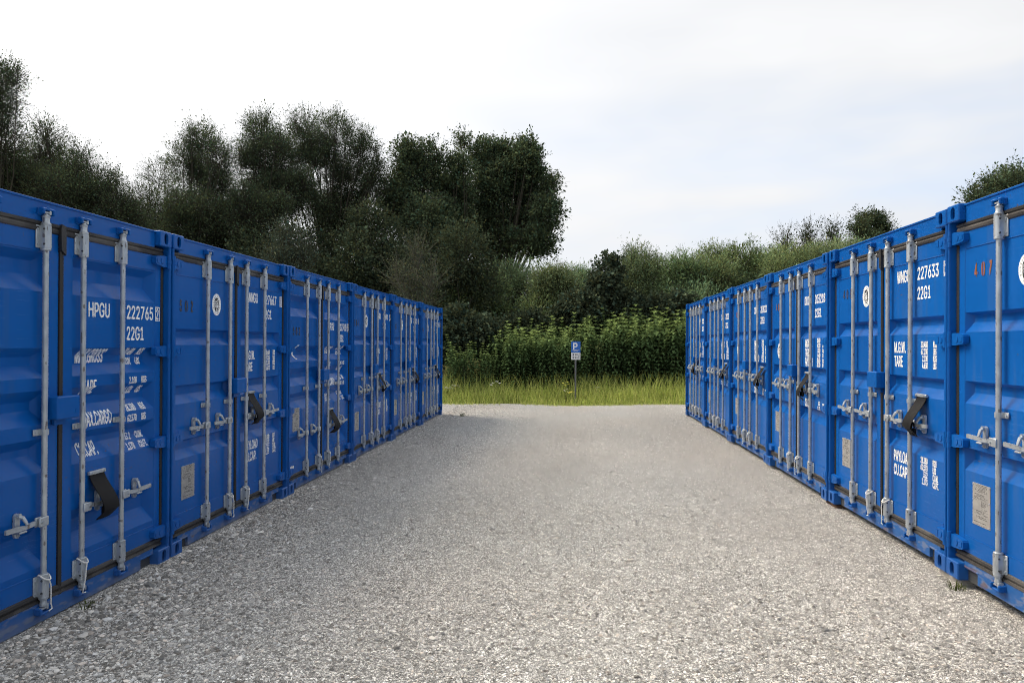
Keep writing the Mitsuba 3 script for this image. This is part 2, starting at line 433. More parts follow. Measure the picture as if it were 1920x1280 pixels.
def handle_mesh(u, z, s):
    """The lever: fork at the bar, flat arm swinging towards side s."""
    x = lambda d: u + s * d
    ms = []
    for dy in (-0.016, 0.010):
        a, b = sorted((x(-0.012), x(0.066)))
        ms.append(cbox(a, b, BY - 0.010 + dy, BY - 0.002 + dy + 0.006, z - 0.028, z + 0.028, 0.004))
    ms.append(cyl((x(0.045), BY - 0.034, z), (x(0.045), BY + 0.028, z), 0.008, 10))
    pts = [(x(0.03), BY, z), (x(0.10), BY - 0.002, z), (x(0.16), BY - 0.010, z - 0.004), (x(0.22), BY - 0.012, z + 0.001), (x(0.335), BY - 0.020, z + 0.006)]
    hw = [0.011, 0.014, 0.011, 0.014, 0.0135]
    for k in range(4):
        A, Bq = np.array(pts[k]), np.array(pts[k + 1])
        q = []
        for P, h in ((A, hw[k]), (Bq, hw[k + 1])):
            q += [P + [0, dy, dz] for dy in (-0.006, 0.006) for dz in (-h, h)]
        ms.append(trimesh.convex.convex_hull(np.array(q)))
    return cat(ms)


def retainer_mesh(u, z, s):
    x = u + s * 0.195
    ms = [prism(hull_oval(0.042, 0.145, x, z + 0.012), "y", 0.040, 0.054)]
    pts = [(x + s * 0.004, 0.036, z + 0.066), (x - s * 0.008, 0.012, z + 0.058), (x - s * 0.014, 0.0, z + 0.034), (x - s * 0.018, -0.008, z + 0.016)]
    ms.append(tube(pts, [0.013, 0.012, 0.010, 0.008], 8))
    ms.append(cyl((x, 0.042, z + 0.070), (x, 0.022, z + 0.070), 0.015, 10))
    ms.append(cbox(x - 0.030, x + 0.030, 0.0, 0.042, z - 0.030, z - 0.019, 0.003))
    ms.append(tube([(x, 0.04, z - 0.03), (x, 0.028, z - 0.045), (x, 0.040, z - 0.055)], 0.006, 6))
    return cat(ms)


def cable_mesh(u, lean):
    """A white seal wire: looped round the collar, its tail hanging to the cam."""
    ring = [(u + 0.036 * math.cos(a), BY - 0.002 - 0.036 * math.sin(a), 0.312 - 0.03 * max(0, math.sin(a)) - 0.004 * math.cos(a)) for a in np.linspace(-0.3, math.pi + 0.3, 13)]
    k = np.array(ring[6])
    tail = [k, k + [lean * 0.012, -0.003, -0.04], k + [lean * 0.016, 0.0, -0.10], k + [lean * 0.022, 0.004, -0.15], k + [lean * 0.034, 0.006, -0.185], k + [lean * 0.006, 0.004, -0.19]]
    return cat([tube(ring, 0.0045, 6), tube(tail, 0.0042, 6)])


def strap_mesh(u, z, twist, wide=0.16):
    """Rubber flap over the padlocked handle: clamped at the top, bowed out over the handle."""
    n, m, v = 14, 6, []
    for i in range(n + 1):
        t = i / n
        zz = z - 0.31 * t + 0.02 * max(0, t - 0.8)
        y = 0.046 - 0.118 * math.sin(min(t * 1.25, 1.0) * math.pi / 2) ** 1.5 + 0.30 * max(0, t - 0.78) ** 1.0
        w = wide * (1 + 0.1 * t)
        for j in range(m + 1):
            s = j / m - 0.5
            v.append((u + w * s + twist * 0.10 * t * t, y + 0.05 * twist * s * t + 0.012 * (4 * s * s) * t, zz + 0.02 * twist * s * t))
    f = []
    for i in range(n):
        for j in range(m):
            a = i * (m + 1) + j
            f += [[a, a + 1, a + m + 2], [a, a + m + 2, a + m + 1]]
    v = np.array(v); k = len(v); f = np.array(f)
    full = np.vstack([v, v + [0, 0.004, 0]])
    return trimesh.Trimesh(full, np.vstack([f, f[:, ::-1] + k]), process=False)


def padlock_mesh(u, z):
    return cat([cbox(u - 0.035, u + 0.035, -0.035, -0.005, z - 0.075, z - 0.02, 0.008), tube([(u - 0.022, -0.02, z - 0.022), (u - 0.02, -0.02, z + 0.01), (u, -0.02, z + 0.024), (u + 0.02, -0.02, z + 0.01), (u + 0.022, -0.02, z - 0.022)], 0.006, 8)])


def lockbox_mesh():
    a = to_man(cbox(1.085, 1.295, -0.030, 0.054, 1.245, 1.385, 0.006)) - to_man(cbox(1.095, 1.285, -0.022, 0.04, 1.20, 1.374, 0.002))
    return cat([from_man(a), cbox(1.06, 1.10, 0.030, 0.054, 1.225, 1.392, 0.004), prism(hull_oval(0.018, 0.03, 1.262, 1.29), "y", -0.033, -0.028), cbox(1.14, 1.24, 0.028, 0.05, 1.205, 1.245, 0.004)])


_glyphs, _letters = {}, {}


def outline(txt):
    """The lettering's outline as a polygon, capitals 1 high."""
    if txt not in _glyphs:
        from shapely import union_all
        t = meshkit.text_mesh(txt, 1.0, 0.01, False)
        v, f = np.array(t.vertices), np.array(t.faces)
        top = f[(v[f][:, :, 2] > 0.005).all(1)]
        _glyphs[txt] = union_all([Polygon(v[q][:, :2]).buffer(1e-4) for q in top])
    return _glyphs[txt]


def words(txt, u, z, h, sx=0.62, kind="slim", stroke=0.0017, right=None, size=0.022):
    """Condensed lettering that lies on the corrugated door: from u, or ending at right, or filling u to right; z baseline, h capital height."""
    g = outline(txt); x0, _, x1, _ = g.bounds
    if u is not None and right is not None:
        sx = (right - u) / ((x1 - x0) * h)
    key = (txt, round(sx, 3), h, stroke)
    if key not in _letters:
        p = affinity.scale(affinity.translate(g, -x0, 0), h * sx, h, origin=(0, 0)).buffer(stroke, 3).simplify(0.0004)
        m = cat([trimesh.creation.extrude_polygon(q, 0.0014, engine="earcut") for q in getattr(p, "geoms", [p]) if q.area > 1e-6])
        _letters[key] = trimesh.remesh.subdivide_to_size(np.array(m.vertices), np.array(m.faces), size)[:2]
    v, f = _letters[key]
    uu = v[:, 0] + (u if u is not None else right - v[:, 0].max())
    zz = v[:, 1] + z
    return trimesh.Trimesh(np.stack([uu, panel_depth(uu, zz, kind) - 0.0012 - v[:, 2], zz], 1), f, process=False)


def frame_box(u0, u1, z0, z1, kind, t=0.007):
    def strip(a, b, c, d):
        return cbox(a, b, DOOR - 0.0026, DOOR - 0.0008, c, d, 0.0002)
    return cat([strip(u0, u1, z1 - t, z1), strip(u0, u1, z0, z0 + t), strip(u0, u0 + t, z0 + t, z1 - t), strip(u1 - t, u1, z0 + t, z1 - t)])


def marks_number(owner, num, check, kind, zb, h):
    n0 = 1.935 if kind == "deep" else 1.873
    ms = [words(owner, 1.503, zb, h, 1, kind, right=1.730), words(num, n0, zb, h, 1, kind, right=n0 + 0.338), words("22G1", n0, zb - 0.155, h, 1, kind, right=n0 + 0.212)]
    if check:
        ms += [words(check, 2.314, zb + 0.006, h * 0.86, 0.5, kind), frame_box(2.298, 2.362, zb - 0.008, zb + h + 0.006, kind)]
    return ms


def marks_weights(style):
    ms = []
    if style == "hp":
        k = "deep"
        for s, z, r in (("MAX.GROSS", 1.585, 1.735), ("TARE", 1.376, 1.590), ("MAX.CARGO", 1.160, 1.760), ("CU.CAP.", 0.958, 1.645)):
            ms.append(words(s, 1.445, z, 0.092, 1, k, right=r))
        for s, z in (("30.480", 1.632), ("67.200", 1.563), ("2.100", 1.422), ("4.630", 1.351), ("28.380", 1.223), ("62.570", 1.146), ("33.2", 1.008), ("1.170", 0.937)):
            ms.append(words(s, None, z, 0.048, 0.52, k, 0.0012, right=2.065))
        for s, z in (("KGS", 1.632), ("LBS", 1.563), ("KGS", 1.422), ("LBS", 1.351), ("KGS", 1.223), ("LBS", 1.146), ("CU.M.", 1.008), ("CU.FT.", 0.937)):
            ms.append(words(s, 2.125, z, 0.048, 0.5, k, 0.0012))
    elif style == "wn":
        k = "slim"
        for s, z, r in (("M.G.W.", 1.556, 1.665), ("TARE", 1.440, 1.610), ("PAYLOAD", 0.652, 1.745), ("CU.CAP.", 0.536, 1.715)):
            ms.append(words(s, 1.450, z, 0.088, 1, k, right=r))
        rows = [("30.480", "KGS"), ("67.200", "LBS"), ("2.100", "KGS"), ("4.630", "LBS")]
        rows2 = [("28.380", "KGS"), ("62.570", "LBS"), ("33.2", "CU.M."), ("1.173", "CU.FT.")]
        for rr, z0 in ((rows, 1.600), (rows2, 0.705)):
            for i, (a, b) in enumerate(rr):
                ms.append(words(a, None, z0 - 0.054 * i, 0.046, 0.52, k, 0.0012, right=2.045)); ms.append(words(b, 2.130, z0 - 0.054 * i, 0.046, 0.46, k, 0.0012))
    else:
        k = "slim"
        for s, z, r in (("MAX.GR.", 1.595, 1.77), ("TARE", 1.487, 1.67), ("PAYLOAD", 1.382, 1.79)):
            ms.append(words(s, 1.52, z, 0.095, 1, k, right=r))
        for i, (a, b) in enumerate([("30.480", "kg"), ("67.200", "lb"), ("2.030", "kg"), ("4.480", "lb"), ("28.450", "kg"), ("62.720", "lb")]):
            z = 1.652 - 0.054 * i
            ms.append(words(a, None, z, 0.046, 0.5, k, 0.0012, right=2.055)); ms.append(words(b, 2.13, z, 0.044, 0.55, k, 0.0012))
        ms.append(words("CU.CAP.", 1.52, 0.915, 0.09, 1, k, right=1.76))
        for a, b, z in (("33.2", "cu.m.", 0.962), ("1.173", "cu.ft.", 0.908)):
            ms.append(words(a, None, z, 0.042, 0.5, k, 0.0012, right=2.055)); ms.append(words(b, 2.13, z, 0.038, 0.5, k, 0.0012))
    return ms


def disc(rx, rz, u, z, y0, y1, n=40):
    a = np.linspace(0, 2 * np.pi, n, endpoint=False)
    return prism([(u + rx * math.cos(t), z + rz * math.sin(t)) for t in a], "y", y0, y1)


def emblem(u, z, kind):
    """Round white inspection sticker: lettered rim, dark oval with a pale crest."""
    D = float(panel_depth(np.array(u), np.array(z), kind))
    white = disc(0.083, 0.098, u, z, D - 0.0025, D - 0.0004)
    y = D - 0.0036
    dark = cat([prism(hull_oval(0.082, 0.128, u, z), "y", y, D - 0.0026)])
    rim = []
    for s, a0, a1 in (("BUREAU VERITAS", 200, -20), ("1828", 238, 302)):
        for ch, a in zip(s, np.radians(np.linspace(a0, a1, len(s)))):
            if ch == " ":
                continue
            g = meshkit.text_mesh(ch, 0.014, 0.0008, True); v = np.array(g.vertices); v[:, 0] -= v[:, 0].mean(); v[:, 1] -= 0.007
            r = -(math.pi / 2 - a) if a0 < 230 else a + math.pi / 2
            c, q = math.cos(r), math.sin(r)
            x, w = c * v[:, 0] - q * v[:, 1], q * v[:, 0] + c * v[:, 1]
            rim.append(trimesh.Trimesh(np.stack([u + 0.064 * math.cos(a) + x, D - 0.0028 - v[:, 2], z + 0.080 * math.sin(a) + w], 1), g.faces, process=False))
    def p(*q):
        return prism([(u + a, z + b) for a, b in q], "y", y - 0.001, y - 0.0002)
    crest = [p((-0.028, 0.008), (0.028, 0.008), (0.028, 0.001), (-0.028, 0.001)), p((-0.026, 0.034), (-0.018, 0.036), (-0.016, 0.014), (-0.026, 0.014)),
             p((-0.014, 0.016), (0.004, 0.024), (0.016, 0.046), (0.008, 0.046), (-0.006, 0.03), (-0.014, 0.026)), p((0.010, 0.012), (0.026, 0.012), (0.022, 0.03)),
             p((-0.026, -0.004), (-0.010, -0.004), (-0.014, -0.03), (-0.024, -0.024)), p((-0.004, -0.004), (0.012, -0.004), (0.016, -0.02), (0.004, -0.026), (-0.006, -0.016)),
             p((0.016, -0.004), (0.027, -0.004), (0.026, -0.03), (0.018, -0.034)), p((-0.016, -0.054), (0.016, -0.054), (0.004, -0.038), (-0.004, -0.038)), p((-0.012, -0.034), (0.008, -0.032), (0.004, -0.028), (-0.01, -0.028))]
    return white, dark, cat(crest), cat(rim)


def torn_emblem(u, z, kind):
    a = np.linspace(math.radians(75), math.radians(285), 20)
    out = [(u + 0.083 * math.cos(t), z + 0.085 * math.sin(t)) for t in a]
    inn = [(u - 0.004 + 0.034 * math.cos(t) + 0.006 * math.sin(7 * t), z + 0.074 * math.sin(t)) for t in a[::-1]]
    m = prism(out + inn, "y", 0, 0.0015)
    v, f = trimesh.remesh.subdivide_to_size(np.array(m.vertices), np.array(m.faces), 0.02)[:2]
    v[:, 1] = panel_depth(v[:, 0], v[:, 2], kind) - 0.0005 - v[:, 1]
    return trimesh.Trimesh(v, f[:, ::-1], process=False)


def stencil(s, u, z, h, kind):
    m = words("  ".join(s), u, z, h, 1, kind, 0.004, right=u + 0.205)
    v = np.array(m.vertices)
    cuts = []
    for k in range(len(s)):
        w = (v[:, 0].max() - v[:, 0].min()) / len(s); c = v[:, 0].min() + w * (k + 0.5)
        cuts.append(c)
    cen = v[m.faces].mean(1)
    m2 = trimesh.Trimesh(v, m.faces, process=False)
    sub_v, sub_f = trimesh.remesh.subdivide_to_size(v, np.array(m.faces), 0.006)[:2]
    cen = sub_v[sub_f].mean(1)
    keep = np.min(np.abs(cen[:, :1] - np.array(cuts)[None]), 1) > 0.006
    return trimesh.Trimesh(sub_v, sub_f[keep], process=False)


def flat_plate(u0, u1, z0, z1, y):
    m = quads([[(u0, y, z0), (u1, y, z0), (u1, y, z1), (u0, y, z1)]])
    return m, np.array([[0, 0], [1, 0], [1, 1], [0, 1.0]])


def side_wall():
    q, x = [], 0.14
    pts = [(0.03, x)]
    while x < LEN - 0.25:
        pts += [(0.03, x + 0.072), (0.066, x + 0.14), (0.066, x + 0.21), (0.03, x + 0.278)]; x += 0.278
    pts.append((0.03, LEN - 0.1))
    for (u0, y0), (u1, y1) in zip(pts[:-1], pts[1:]):
        q.append([(u0, y0, 0.15), (u1, y1, 0.15), (u1, y1, 2.52), (u0, y0, 2.52)])
    return cat([quads(q), cbox(0.004, 0.06, 0.18, LEN - 0.17, 2.505, 2.575, 0.004), cbox(0.004, 0.06, 0.18, LEN - 0.17, 0.02, 0.165, 0.004)])


def rear_wall():
    q, zt = [], 2.50
    for k in range(12):
        z = 2.50 - k * 0.19
        q += [[(0.06, LEN - 0.03, z - 0.08), (W - 0.06, LEN - 0.03, z - 0.08), (W - 0.06, LEN - 0.03, z), (0.06, LEN - 0.03, z)], [(0.06, LEN - 0.065, z - 0.19), (W - 0.06, LEN - 0.065, z - 0.19), (W - 0.06, LEN - 0.03, z - 0.08), (0.06, LEN - 0.03, z - 0.08)],
              [(0.06, LEN - 0.065, z - 0.19), (W - 0.06, LEN - 0.065, z - 0.19), (W - 0.06, LEN - 0.03, z - 0.19), (0.06, LEN - 0.03, z - 0.19)]]
    post = cbox(0.0, 0.06, LEN - 0.1, LEN - 0.002, 0.118, 2.473, 0.005)
    return cat([quads(q), post, mir(post), cbox(0.162, W - 0.162, LEN - 0.1, LEN - 0.01, 2.47, 2.58, 0.004), cbox(0.162, W - 0.162, LEN - 0.1, LEN - 0.01, 0.02, 0.14, 0.004)])


def make_container(style):
    """[(key under the container, ply dict, label or None)]"""
    kind = "deep" if style == "hp" else "slim"
    out = []
    used = {}

    def add(key, mesh, bsdf, smooth=30, label=None, uv=None):
        n = used.get(key, 0); used[key] = n + 1
        k = key if n == 0 else f"{key}_{n:03d}"
        out.append((k, mikit.ply(mesh, bsdf, smooth=False if uv is not None else smooth, uv=uv), label))
        return k
    c0, c1 = casting(0.0), casting(2.473)
    for m in (c0, mir(c0), c1, mir(c1)):
        add("corner_casting", m, "blue_paint", 35)
    rear = [shift(trimesh.Trimesh(np.array(m.vertices) * [1, -1, 1], np.array(m.faces)[:, ::-1], process=False), 0, LEN) for m in (c0, mir(c0), c1, mir(c1))]
    for m in rear:
        add("corner_casting", m, "blue_paint", 35)
    p = post_mesh()
    add("corner_post", p, "blue_paint", 50); add("corner_post", mir(p), "blue_paint", 50)
    add("door_header", cat([cbox(0.163, W - 0.163, 0.045, 0.13, 2.452, 2.582, 0.006), cbox(0.163, W - 0.163, 0.036, 0.05, 2.572, 2.585, 0.002)]), "blue_paint")
    sill = Polygon([(0.163, 0.142), (0.163, 0.102), (0.322, 0.102), (0.330, 0.094), (0.330, 0.02), (W - 0.330, 0.02), (W - 0.330, 0.094), (W - 0.322, 0.102), (W - 0.163, 0.102), (W - 0.163, 0.142)])
    lip = [cbox(0.163, 0.338, 0.041, 0.06, 0.092, 0.104, 0.002), mir(cbox(0.163, 0.338, 0.041, 0.06, 0.092, 0.104, 0.002))]
    add("door_sill", cat([prism(sill, "y", 0.045, 0.16)] + lip), "sill_paint")
    shade_plate = cbox(0.163, 0.336, 0.070, 0.076, 0.0, 0.101, 0.001)  # added near-black plate behind the fork notch, standing in for its shade
    add("sill_shade_plate", shade_plate, "bolt_and_shade_dark"); add("sill_shade_plate", mir(shade_plate), "bolt_and_shade_dark")
    add("gasket", gasket_bar(2.426, False), "weathered_rubber", 40); add("gasket", gasket_bar(0.168, True), "weathered_rubber", 40)
    add("side_wall", side_wall(), "blue_paint"); add("side_wall", mir(side_wall()), "blue_paint")
    add("roof", cbox(0.03, W - 0.03, 0.10, LEN - 0.05, 2.560, 2.584, 0.004), "blue_paint")
    add("underframe", cbox(0.06, W - 0.06, 0.16, LEN - 0.1, 0.115, 0.15, 0.004), "sill_paint")
    add("rear_wall", rear_wall(), "blue_paint")
    dm = door_mesh(kind)
    for side in (0, 1):
        k = add("door", dm if side == 0 else mir(dm), "blue_paint")
        for z in (2.358, 1.655, 0.945, 0.247):
            h = hinge_mesh(z); add(k + "__hinge", h if side == 0 else mir(h), "blue_paint", 35)
        g = prism([(0.028, 0.060), (0.036, 0.050), (0.050, 0.053), (0.0622, 0.054), (0.0626, 0.105), (0.028, 0.105)], "z", 0.17, 2.42)  # hinge seal, widened so its black also stands in for shade in the channel
        add(k + "__gasket", g if side == 0 else mir(g), "rubber")
    mid = prism([(1.2035, 0.075), (1.2035, 0.047), (1.211, 0.040), (1.219, 0.046), (1.228, 0.040), (1.2345, 0.047), (1.2345, 0.075)], "z", 0.135, 2.43)
    tongue = prism([(1.194, 2.30), (1.238, 2.27), (1.238, 2.40), (1.232, 2.455), (1.200, 2.462), (1.190, 2.43)], "y", 0.028, 0.05)
    add("door_001__gasket", cat([mid, tongue]), "rubber", 40)
    hz = HZ[style]
    for i, u in enumerate(BARS):
        k = add("locking_bar", bar_mesh(u), "zinc", 40)
        s = -1 if i < 2 else 1
        for z0, z1 in ((2.292, 2.43), (0.182, 0.305)):
            add(k + "__bearing_bracket", bracket_mesh(u, z0, z1), "zinc", 40); add(k + "__bolt_holes", bracket_holes(u, z0, z1), "bolt_and_shade_dark")
        add(k + "__cam_keeper", keeper_mesh(u, 2.512, 1), "blue_paint", 35); add(k + "__cam_keeper", keeper_mesh(u, 0.098, -1), "blue_paint", 35)
        add(k + "__guide_clip", guide_mesh(u, 1.176), "zinc", 40)
        add(k + "__handle", handle_mesh(u, hz, s), "zinc", 40); add(k + "__handle_retainer", retainer_mesh(u, hz, s), "zinc", 40)
        if i in (1, 2):
            add(k + "__seal_cable", cable_mesh(u, 1 if i == 1 else -1), "cable", 60, "white wire loop hanging on the lower bracket")
    add("lock_box", lockbox_mesh(), "blue_paint", 35)
    pz = {"hp": (0.69, 0.955), "wn": (0.415, 0.69), "dd": (0.49, 0.742)}[style]
    pm, uv = flat_plate(0.245, 0.455, pz[0], pz[1], float(panel_depth(np.array(0.35), np.array(pz[0]), kind)) - 0.004)
    k = add("door__data_plate", pm, "data_plate", uv=uv, label="grey metal data plate")
    add("door__plate_rivets", cat([cyl((a, FIELD + 0.001, b), (a, FIELD - 0.008, b), 0.007, 8, 0.005) for a in (0.253, 0.447) for b in (pz[0] + 0.008, sum(pz) / 2 + 0.03, pz[1] - 0.008)] + [cbox(0.243, 0.457, FIELD - 0.003, FIELD, pz[0] - 0.002, pz[1] + 0.002, 0.0005)]), "zinc")
    for m in marks_weights(style):
        add("door_001__weight_marking", m, "white_print", False)
    if style in ("wn", "dd"):
        w, d, c, r = emblem(0.84, 2.068, kind) if style == "wn" else emblem(0.415, 1.545, kind)
        k = add("door__emblem", w, "white_print", label="round white sticker with a dark crest")
        out.append(("door__emblem_crest", mikit.ply(d, "dark_print"), None)); out.append(("door__crest_figure", mikit.ply(c, "white_print"), None)); out.append(("door__emblem_lettering", mikit.ply(r, "grey_print"), None))
    return out, kind


PROTO = {s: make_container(s) for s in ("hp", "wn", "dd")}
#            row, place, style, owner, number, check, stencil, stencil material, strap u, strap twist
UNITS = [
    ("L", 1, "hp", "HPGU", "222765", "2", None, None, 1.585, 0.12, "blue container at the photo's left edge, marked HPGU 222765"),
    ("L", 2, "wn", "WNGU", "227667", "0", "502", "stencil_dark", 1.545, 0.2, "second blue container of the left row, stencilled 502 with a round white emblem"),
    ("L", 3, "hp", "HPGU", "222760", "5", "503", "stencil_dark", 1.585, -0.5, "third blue container of the left row, stencilled 503 with a half torn white sticker"),
    ("L", 4, "wn", "WNGU", "227690", "1", "504", "stencil_dark", 1.60, 1.0, "fourth blue container of the left row, with a pale grey flap hanging over its handle"),
    ("L", 5, "wn", "WNGU", "227602", "2", "505", "stencil_dark", 1.86, 0.0, "fifth blue container of the left row, last but one before the hedge"),
    ("L", 6, "wn", "WNGU", "227621", "6", "506", "stencil_dark", 1.78, 0.8, "farthest blue container of the left row, at its end by the grass strip"),
    ("R", 1, "wn", "WNGU", "227640", "3", "407", "stencil_rust", 1.97, -0.3, "blue container at the right edge of the photo, stencilled 407 in rusty orange"),
    ("R", 2, "wn", "WNGU", "227633", "1", "408", "stencil_dark", 1.97, -0.35, "second blue container of the right row, marked WNGU 227633 and stencilled 408"),
    ("R", 3, "dd", "DDDU", "203218", None, "409", "stencil_rust", 1.66, -0.5, "third blue container of the right row, marked 203218 with an emblem below its top groove"),
    ("R", 4, "dd", "DDDU", "203022", None, "410", "stencil_rust", 2.02, -0.6, "fourth blue container of the right row, its black flap slanting over the right handle"),
    ("R", 5, "dd", "DDDU", "203225", None, "411", "stencil_rust", 1.98, -0.5, "fifth blue container of the right row, last but one before the hedge"),
    ("R", 6, "dd", "DDDU", "203251", None, "412", "stencil_rust", 1.30, 0.5, "farthest blue container of the right row, at its end by the grass strip"),
]
XL, YL, XR, YR, PITCH_W = -3.181, 5.7208, 2.6442, 5.5645, 2.47
for i, (row, k, style, owner, num, check, sten, sten_m, su, tw, label) in enumerate(UNITS):
    name = "shipping_container" + (f"_{i:03d}" if i else "")
    proto, kind = PROTO[style]
    jit = np.random.default_rng(50 + i).normal(0, 1, 4)
    if row == "L":
        x, y, z, rot = XL + 0.0007 * k + 0.004 * jit[0], YL + (k - 2) * PITCH_W + 0.016, 0.0 + 0.0019 * (k - 1.5) + 0.003 * jit[1], 90 + 0.08 * jit[2]
    else:
        x, y, z, rot = XR - 0.0007 * k + 0.004 * jit[0], YR + (k - 1) * PITCH_W - 0.016, 0.113 - 0.0047 * (k - 1.5) + 0.003 * jit[1], -90 + 0.08 * jit[2]
    to_world = T().translate([x, y, z]).rotate([0, 0, 1], rot)
    labels[name] = {"label": label, "category": "shipping container", "group": "blue shipping containers in two facing rows"}
    extra = [("door_001__number_marking" + (f"_{j:03d}" if j else ""), mikit.ply(m, "white_print"), None) for j, m in enumerate(marks_number(owner, num, check, kind, {"hp": 1.896, "wn": 2.132, "dd": 2.085}[style], 0.096))]
    hz = HZ[style]
    sz = {"hp": 0.838, "wn": 1.222, "dd": 1.30}[style]
    extra.append(("door_001__padlock_flap", mikit.ply(strap_mesh(su, sz, tw), "strap_rubber", 40), "black rubber flap hanging over the handle"))
    extra.append(("door_001__flap_clamp", mikit.ply(cat([cbox(su - 0.085, su + 0.085, 0.036, 0.0575, sz - 0.006, sz + 0.018, 0.003)] + [cyl((su + q, 0.037, sz + 0.006), (su + q, 0.028, sz + 0.006), 0.007, 8) for q in (-0.065, 0.065)]), "zinc", 40), None))
    extra.append(("door_001__padlock", mikit.ply(padlock_mesh(su, hz - 0.005), "strap_rubber", 40), None))
    if sten:
        su0, szz = (0.25, 1.815) if style == "hp" else (0.205, 1.985) if row == "L" else (0.26, 2.075)
        extra.append(("door__stencil_number", mikit.ply(stencil(sten, su0, szz, 0.088, kind), sten_m), "number stencilled on the left door"))
    if k == 3 and row == "L":
        extra.append(("door__torn_sticker", mikit.ply(torn_emblem(0.42, 1.612, kind), "white_print"), "torn remains of a white sticker"))
        pm, uv = flat_plate(0.165, 0.285, 0.205, 0.296, DOOR - 0.002)
        extra.append(("door__paper_label", mikit.ply(pm, "paper_label", uv=uv), "small white printed label"))
    for key, d, lab in list(proto) + extra:
        scene[f"{name}__{key}"] = {**d, "to_world": to_world}
        if lab:
            labels[f"{name}__{key}"] = {"label": lab}
        if any(q in key for q in ("bolt_holes", "plate_rivets", "emblem_lettering", "crest_figure")):
            labels[f"{name}__{key}"] = {"kind": "stuff"}


# ------------------------------------------------------------------ ground
def sheet(xs, ys, dz, keep=None):
    X, Y = np.meshgrid(xs, ys)
    v = np.stack([X, Y, gz(X, Y) + dz], -1).reshape(-1, 3)
    n, m = len(ys), len(xs)
    i, j = np.meshgrid(np.arange(n - 1), np.arange(m - 1), indexing="ij")
    q = np.stack([i * m + j, i * m + j + 1, (i + 1) * m + j + 1, (i + 1) * m + j], -1).reshape(-1, 4)
    if keep is not None:
        c = v[q].mean(1); q = q[keep(c[:, 0], c[:, 1])]
    f = np.vstack([q[:, [0, 1, 2]], q[:, [0, 2, 3]]])
    return trimesh.Trimesh(v, f, process=False)


far = np.concatenate([-np.geomspace(400, 14, 12), np.linspace(-12, 12, 49), np.geomspace(14, 400, 12)])
scene["ground"] = mikit.ply(sheet(far, np.concatenate([-np.geomspace(300, 4, 10), np.linspace(-2, 40, 64), np.linspace(42, 64, 12), np.geomspace(70, 500, 12)]), -0.03), "soil", True)
labels["ground"] = {"label": "dark soil under the grass and hedge", "category": "ground", "kind": "structure"}


def yard_edge(x):
    return 21.3 + 0.5 * (meshkit.fbm(np.stack([x * 0.5, x * 0, x * 0], -1), 3, 4) - 0.5) + 0.25 * (meshkit.noise(np.stack([x * 2.1, x * 0, x * 0], -1), 8) - 0.5)


gy = sheet(np.linspace(-11, 11, 221), np.linspace(-3, 22, 251), 0.0, lambda x, y: y < yard_edge(x))
scene["gravel_yard"] = mikit.ply(gy, "gravel_sheet", True)
labels["gravel_yard"] = {"label": "pale compacted gravel yard between the two container rows", "category": "yard", "kind": "structure"}


def stones():
    """Loose stones lying on the yard: irregular, half sunk, dense near the viewpoint and along the containers."""
    base = trimesh.creation.icosphere(0, 1.0); octa = trimesh.Trimesh([[1, 0, 0], [-1, 0, 0], [0, 1, 0], [0, -1, 0], [0, 0, 1], [0, 0, -1]], [[0, 2, 4], [2, 1, 4], [1, 3, 4], [3, 0, 4]], process=False)
    V, Fc, Cc, off = [], [], [], 0
    r = np.random.default_rng(3)
    zones = [(3.3, 5.2, 60000, 0.0040, base), (5.2, 8.0, 62000, 0.0043, octa), (8.0, 13.0, 40000, 0.0048, octa), (13.0, 20.5, 12000, 0.006, octa)]
    for y0, y1, n, size, shape in zones:
        y = y0 + (y1 - y0) * r.random(n); x = -3.15 + 5.8 * r.random(n)
        patch = meshkit.fbm(np.stack([x * 0.8, y * 0.6, x * 0], -1), 3, 21)
        side = np.exp(-(x + 3.15) / 0.7)
        ok = (r.random(n) < 0.35 + 1.1 * (patch - 0.3) + 0.5 * side) & (np.abs(x / F_PX) < 1)
        x, y, side = x[ok], y[ok], side[ok]; n = len(x)
        s = size * np.exp(r.normal(0, 0.42, n)) * (1 + 1.0 * side); s = np.minimum(s, 0.026)
        bv, bf = np.array(base.vertices if shape is base else octa.vertices), np.array(shape.faces)
        v = bv[None] * (1 + 0.28 * r.normal(0, 1, (n, len(bv), 1)).clip(-1.6, 1.6))
        v = v * np.stack([s * r.uniform(0.8, 1.4, n), s * r.uniform(0.8, 1.2, n), s * r.uniform(0.45, 0.8, n)], -1)[:, None]
        a = r.uniform(0, 2 * np.pi, n); c, q = np.cos(a)[:, None], np.sin(a)[:, None]
        v = np.stack([c * v[..., 0] - q * v[..., 1], q * v[..., 0] + c * v[..., 1], v[..., 2]], -1)
        v += np.stack([x, y, gz(x, y) + 0.22 * s], -1)[:, None]
        t = r.random(n)
        g = 0.15 + 0.60 * t ** 1.6
        tint = np.where(r.random((n, 1)) < 0.6, [[1.0, 0.975, 0.92]], np.where(r.random((n, 1)) < 0.6, [[0.98, 0.985, 0.97]], [[1.04, 0.95, 0.86]]))
        V.append(v.reshape(-1, 3)); Cc.append(np.repeat(g[:, None] * tint, len(bv), 0))
        Fc.append((bf[None] + off + (np.arange(n) * len(bv))[:, None, None]).reshape(-1, 3)); off += n * len(bv)
    return (np.vstack(V), np.vstack(Fc)), np.clip(np.vstack(Cc), 0, 0.8)


sm, sc = stones()
scene["loose_gravel"] = mikit.ply(sm, "stone", False, color=sc)
labels["loose_gravel"] = {"label": "loose grey and white stones scattered over the yard", "category": "gravel", "kind": "stuff"}

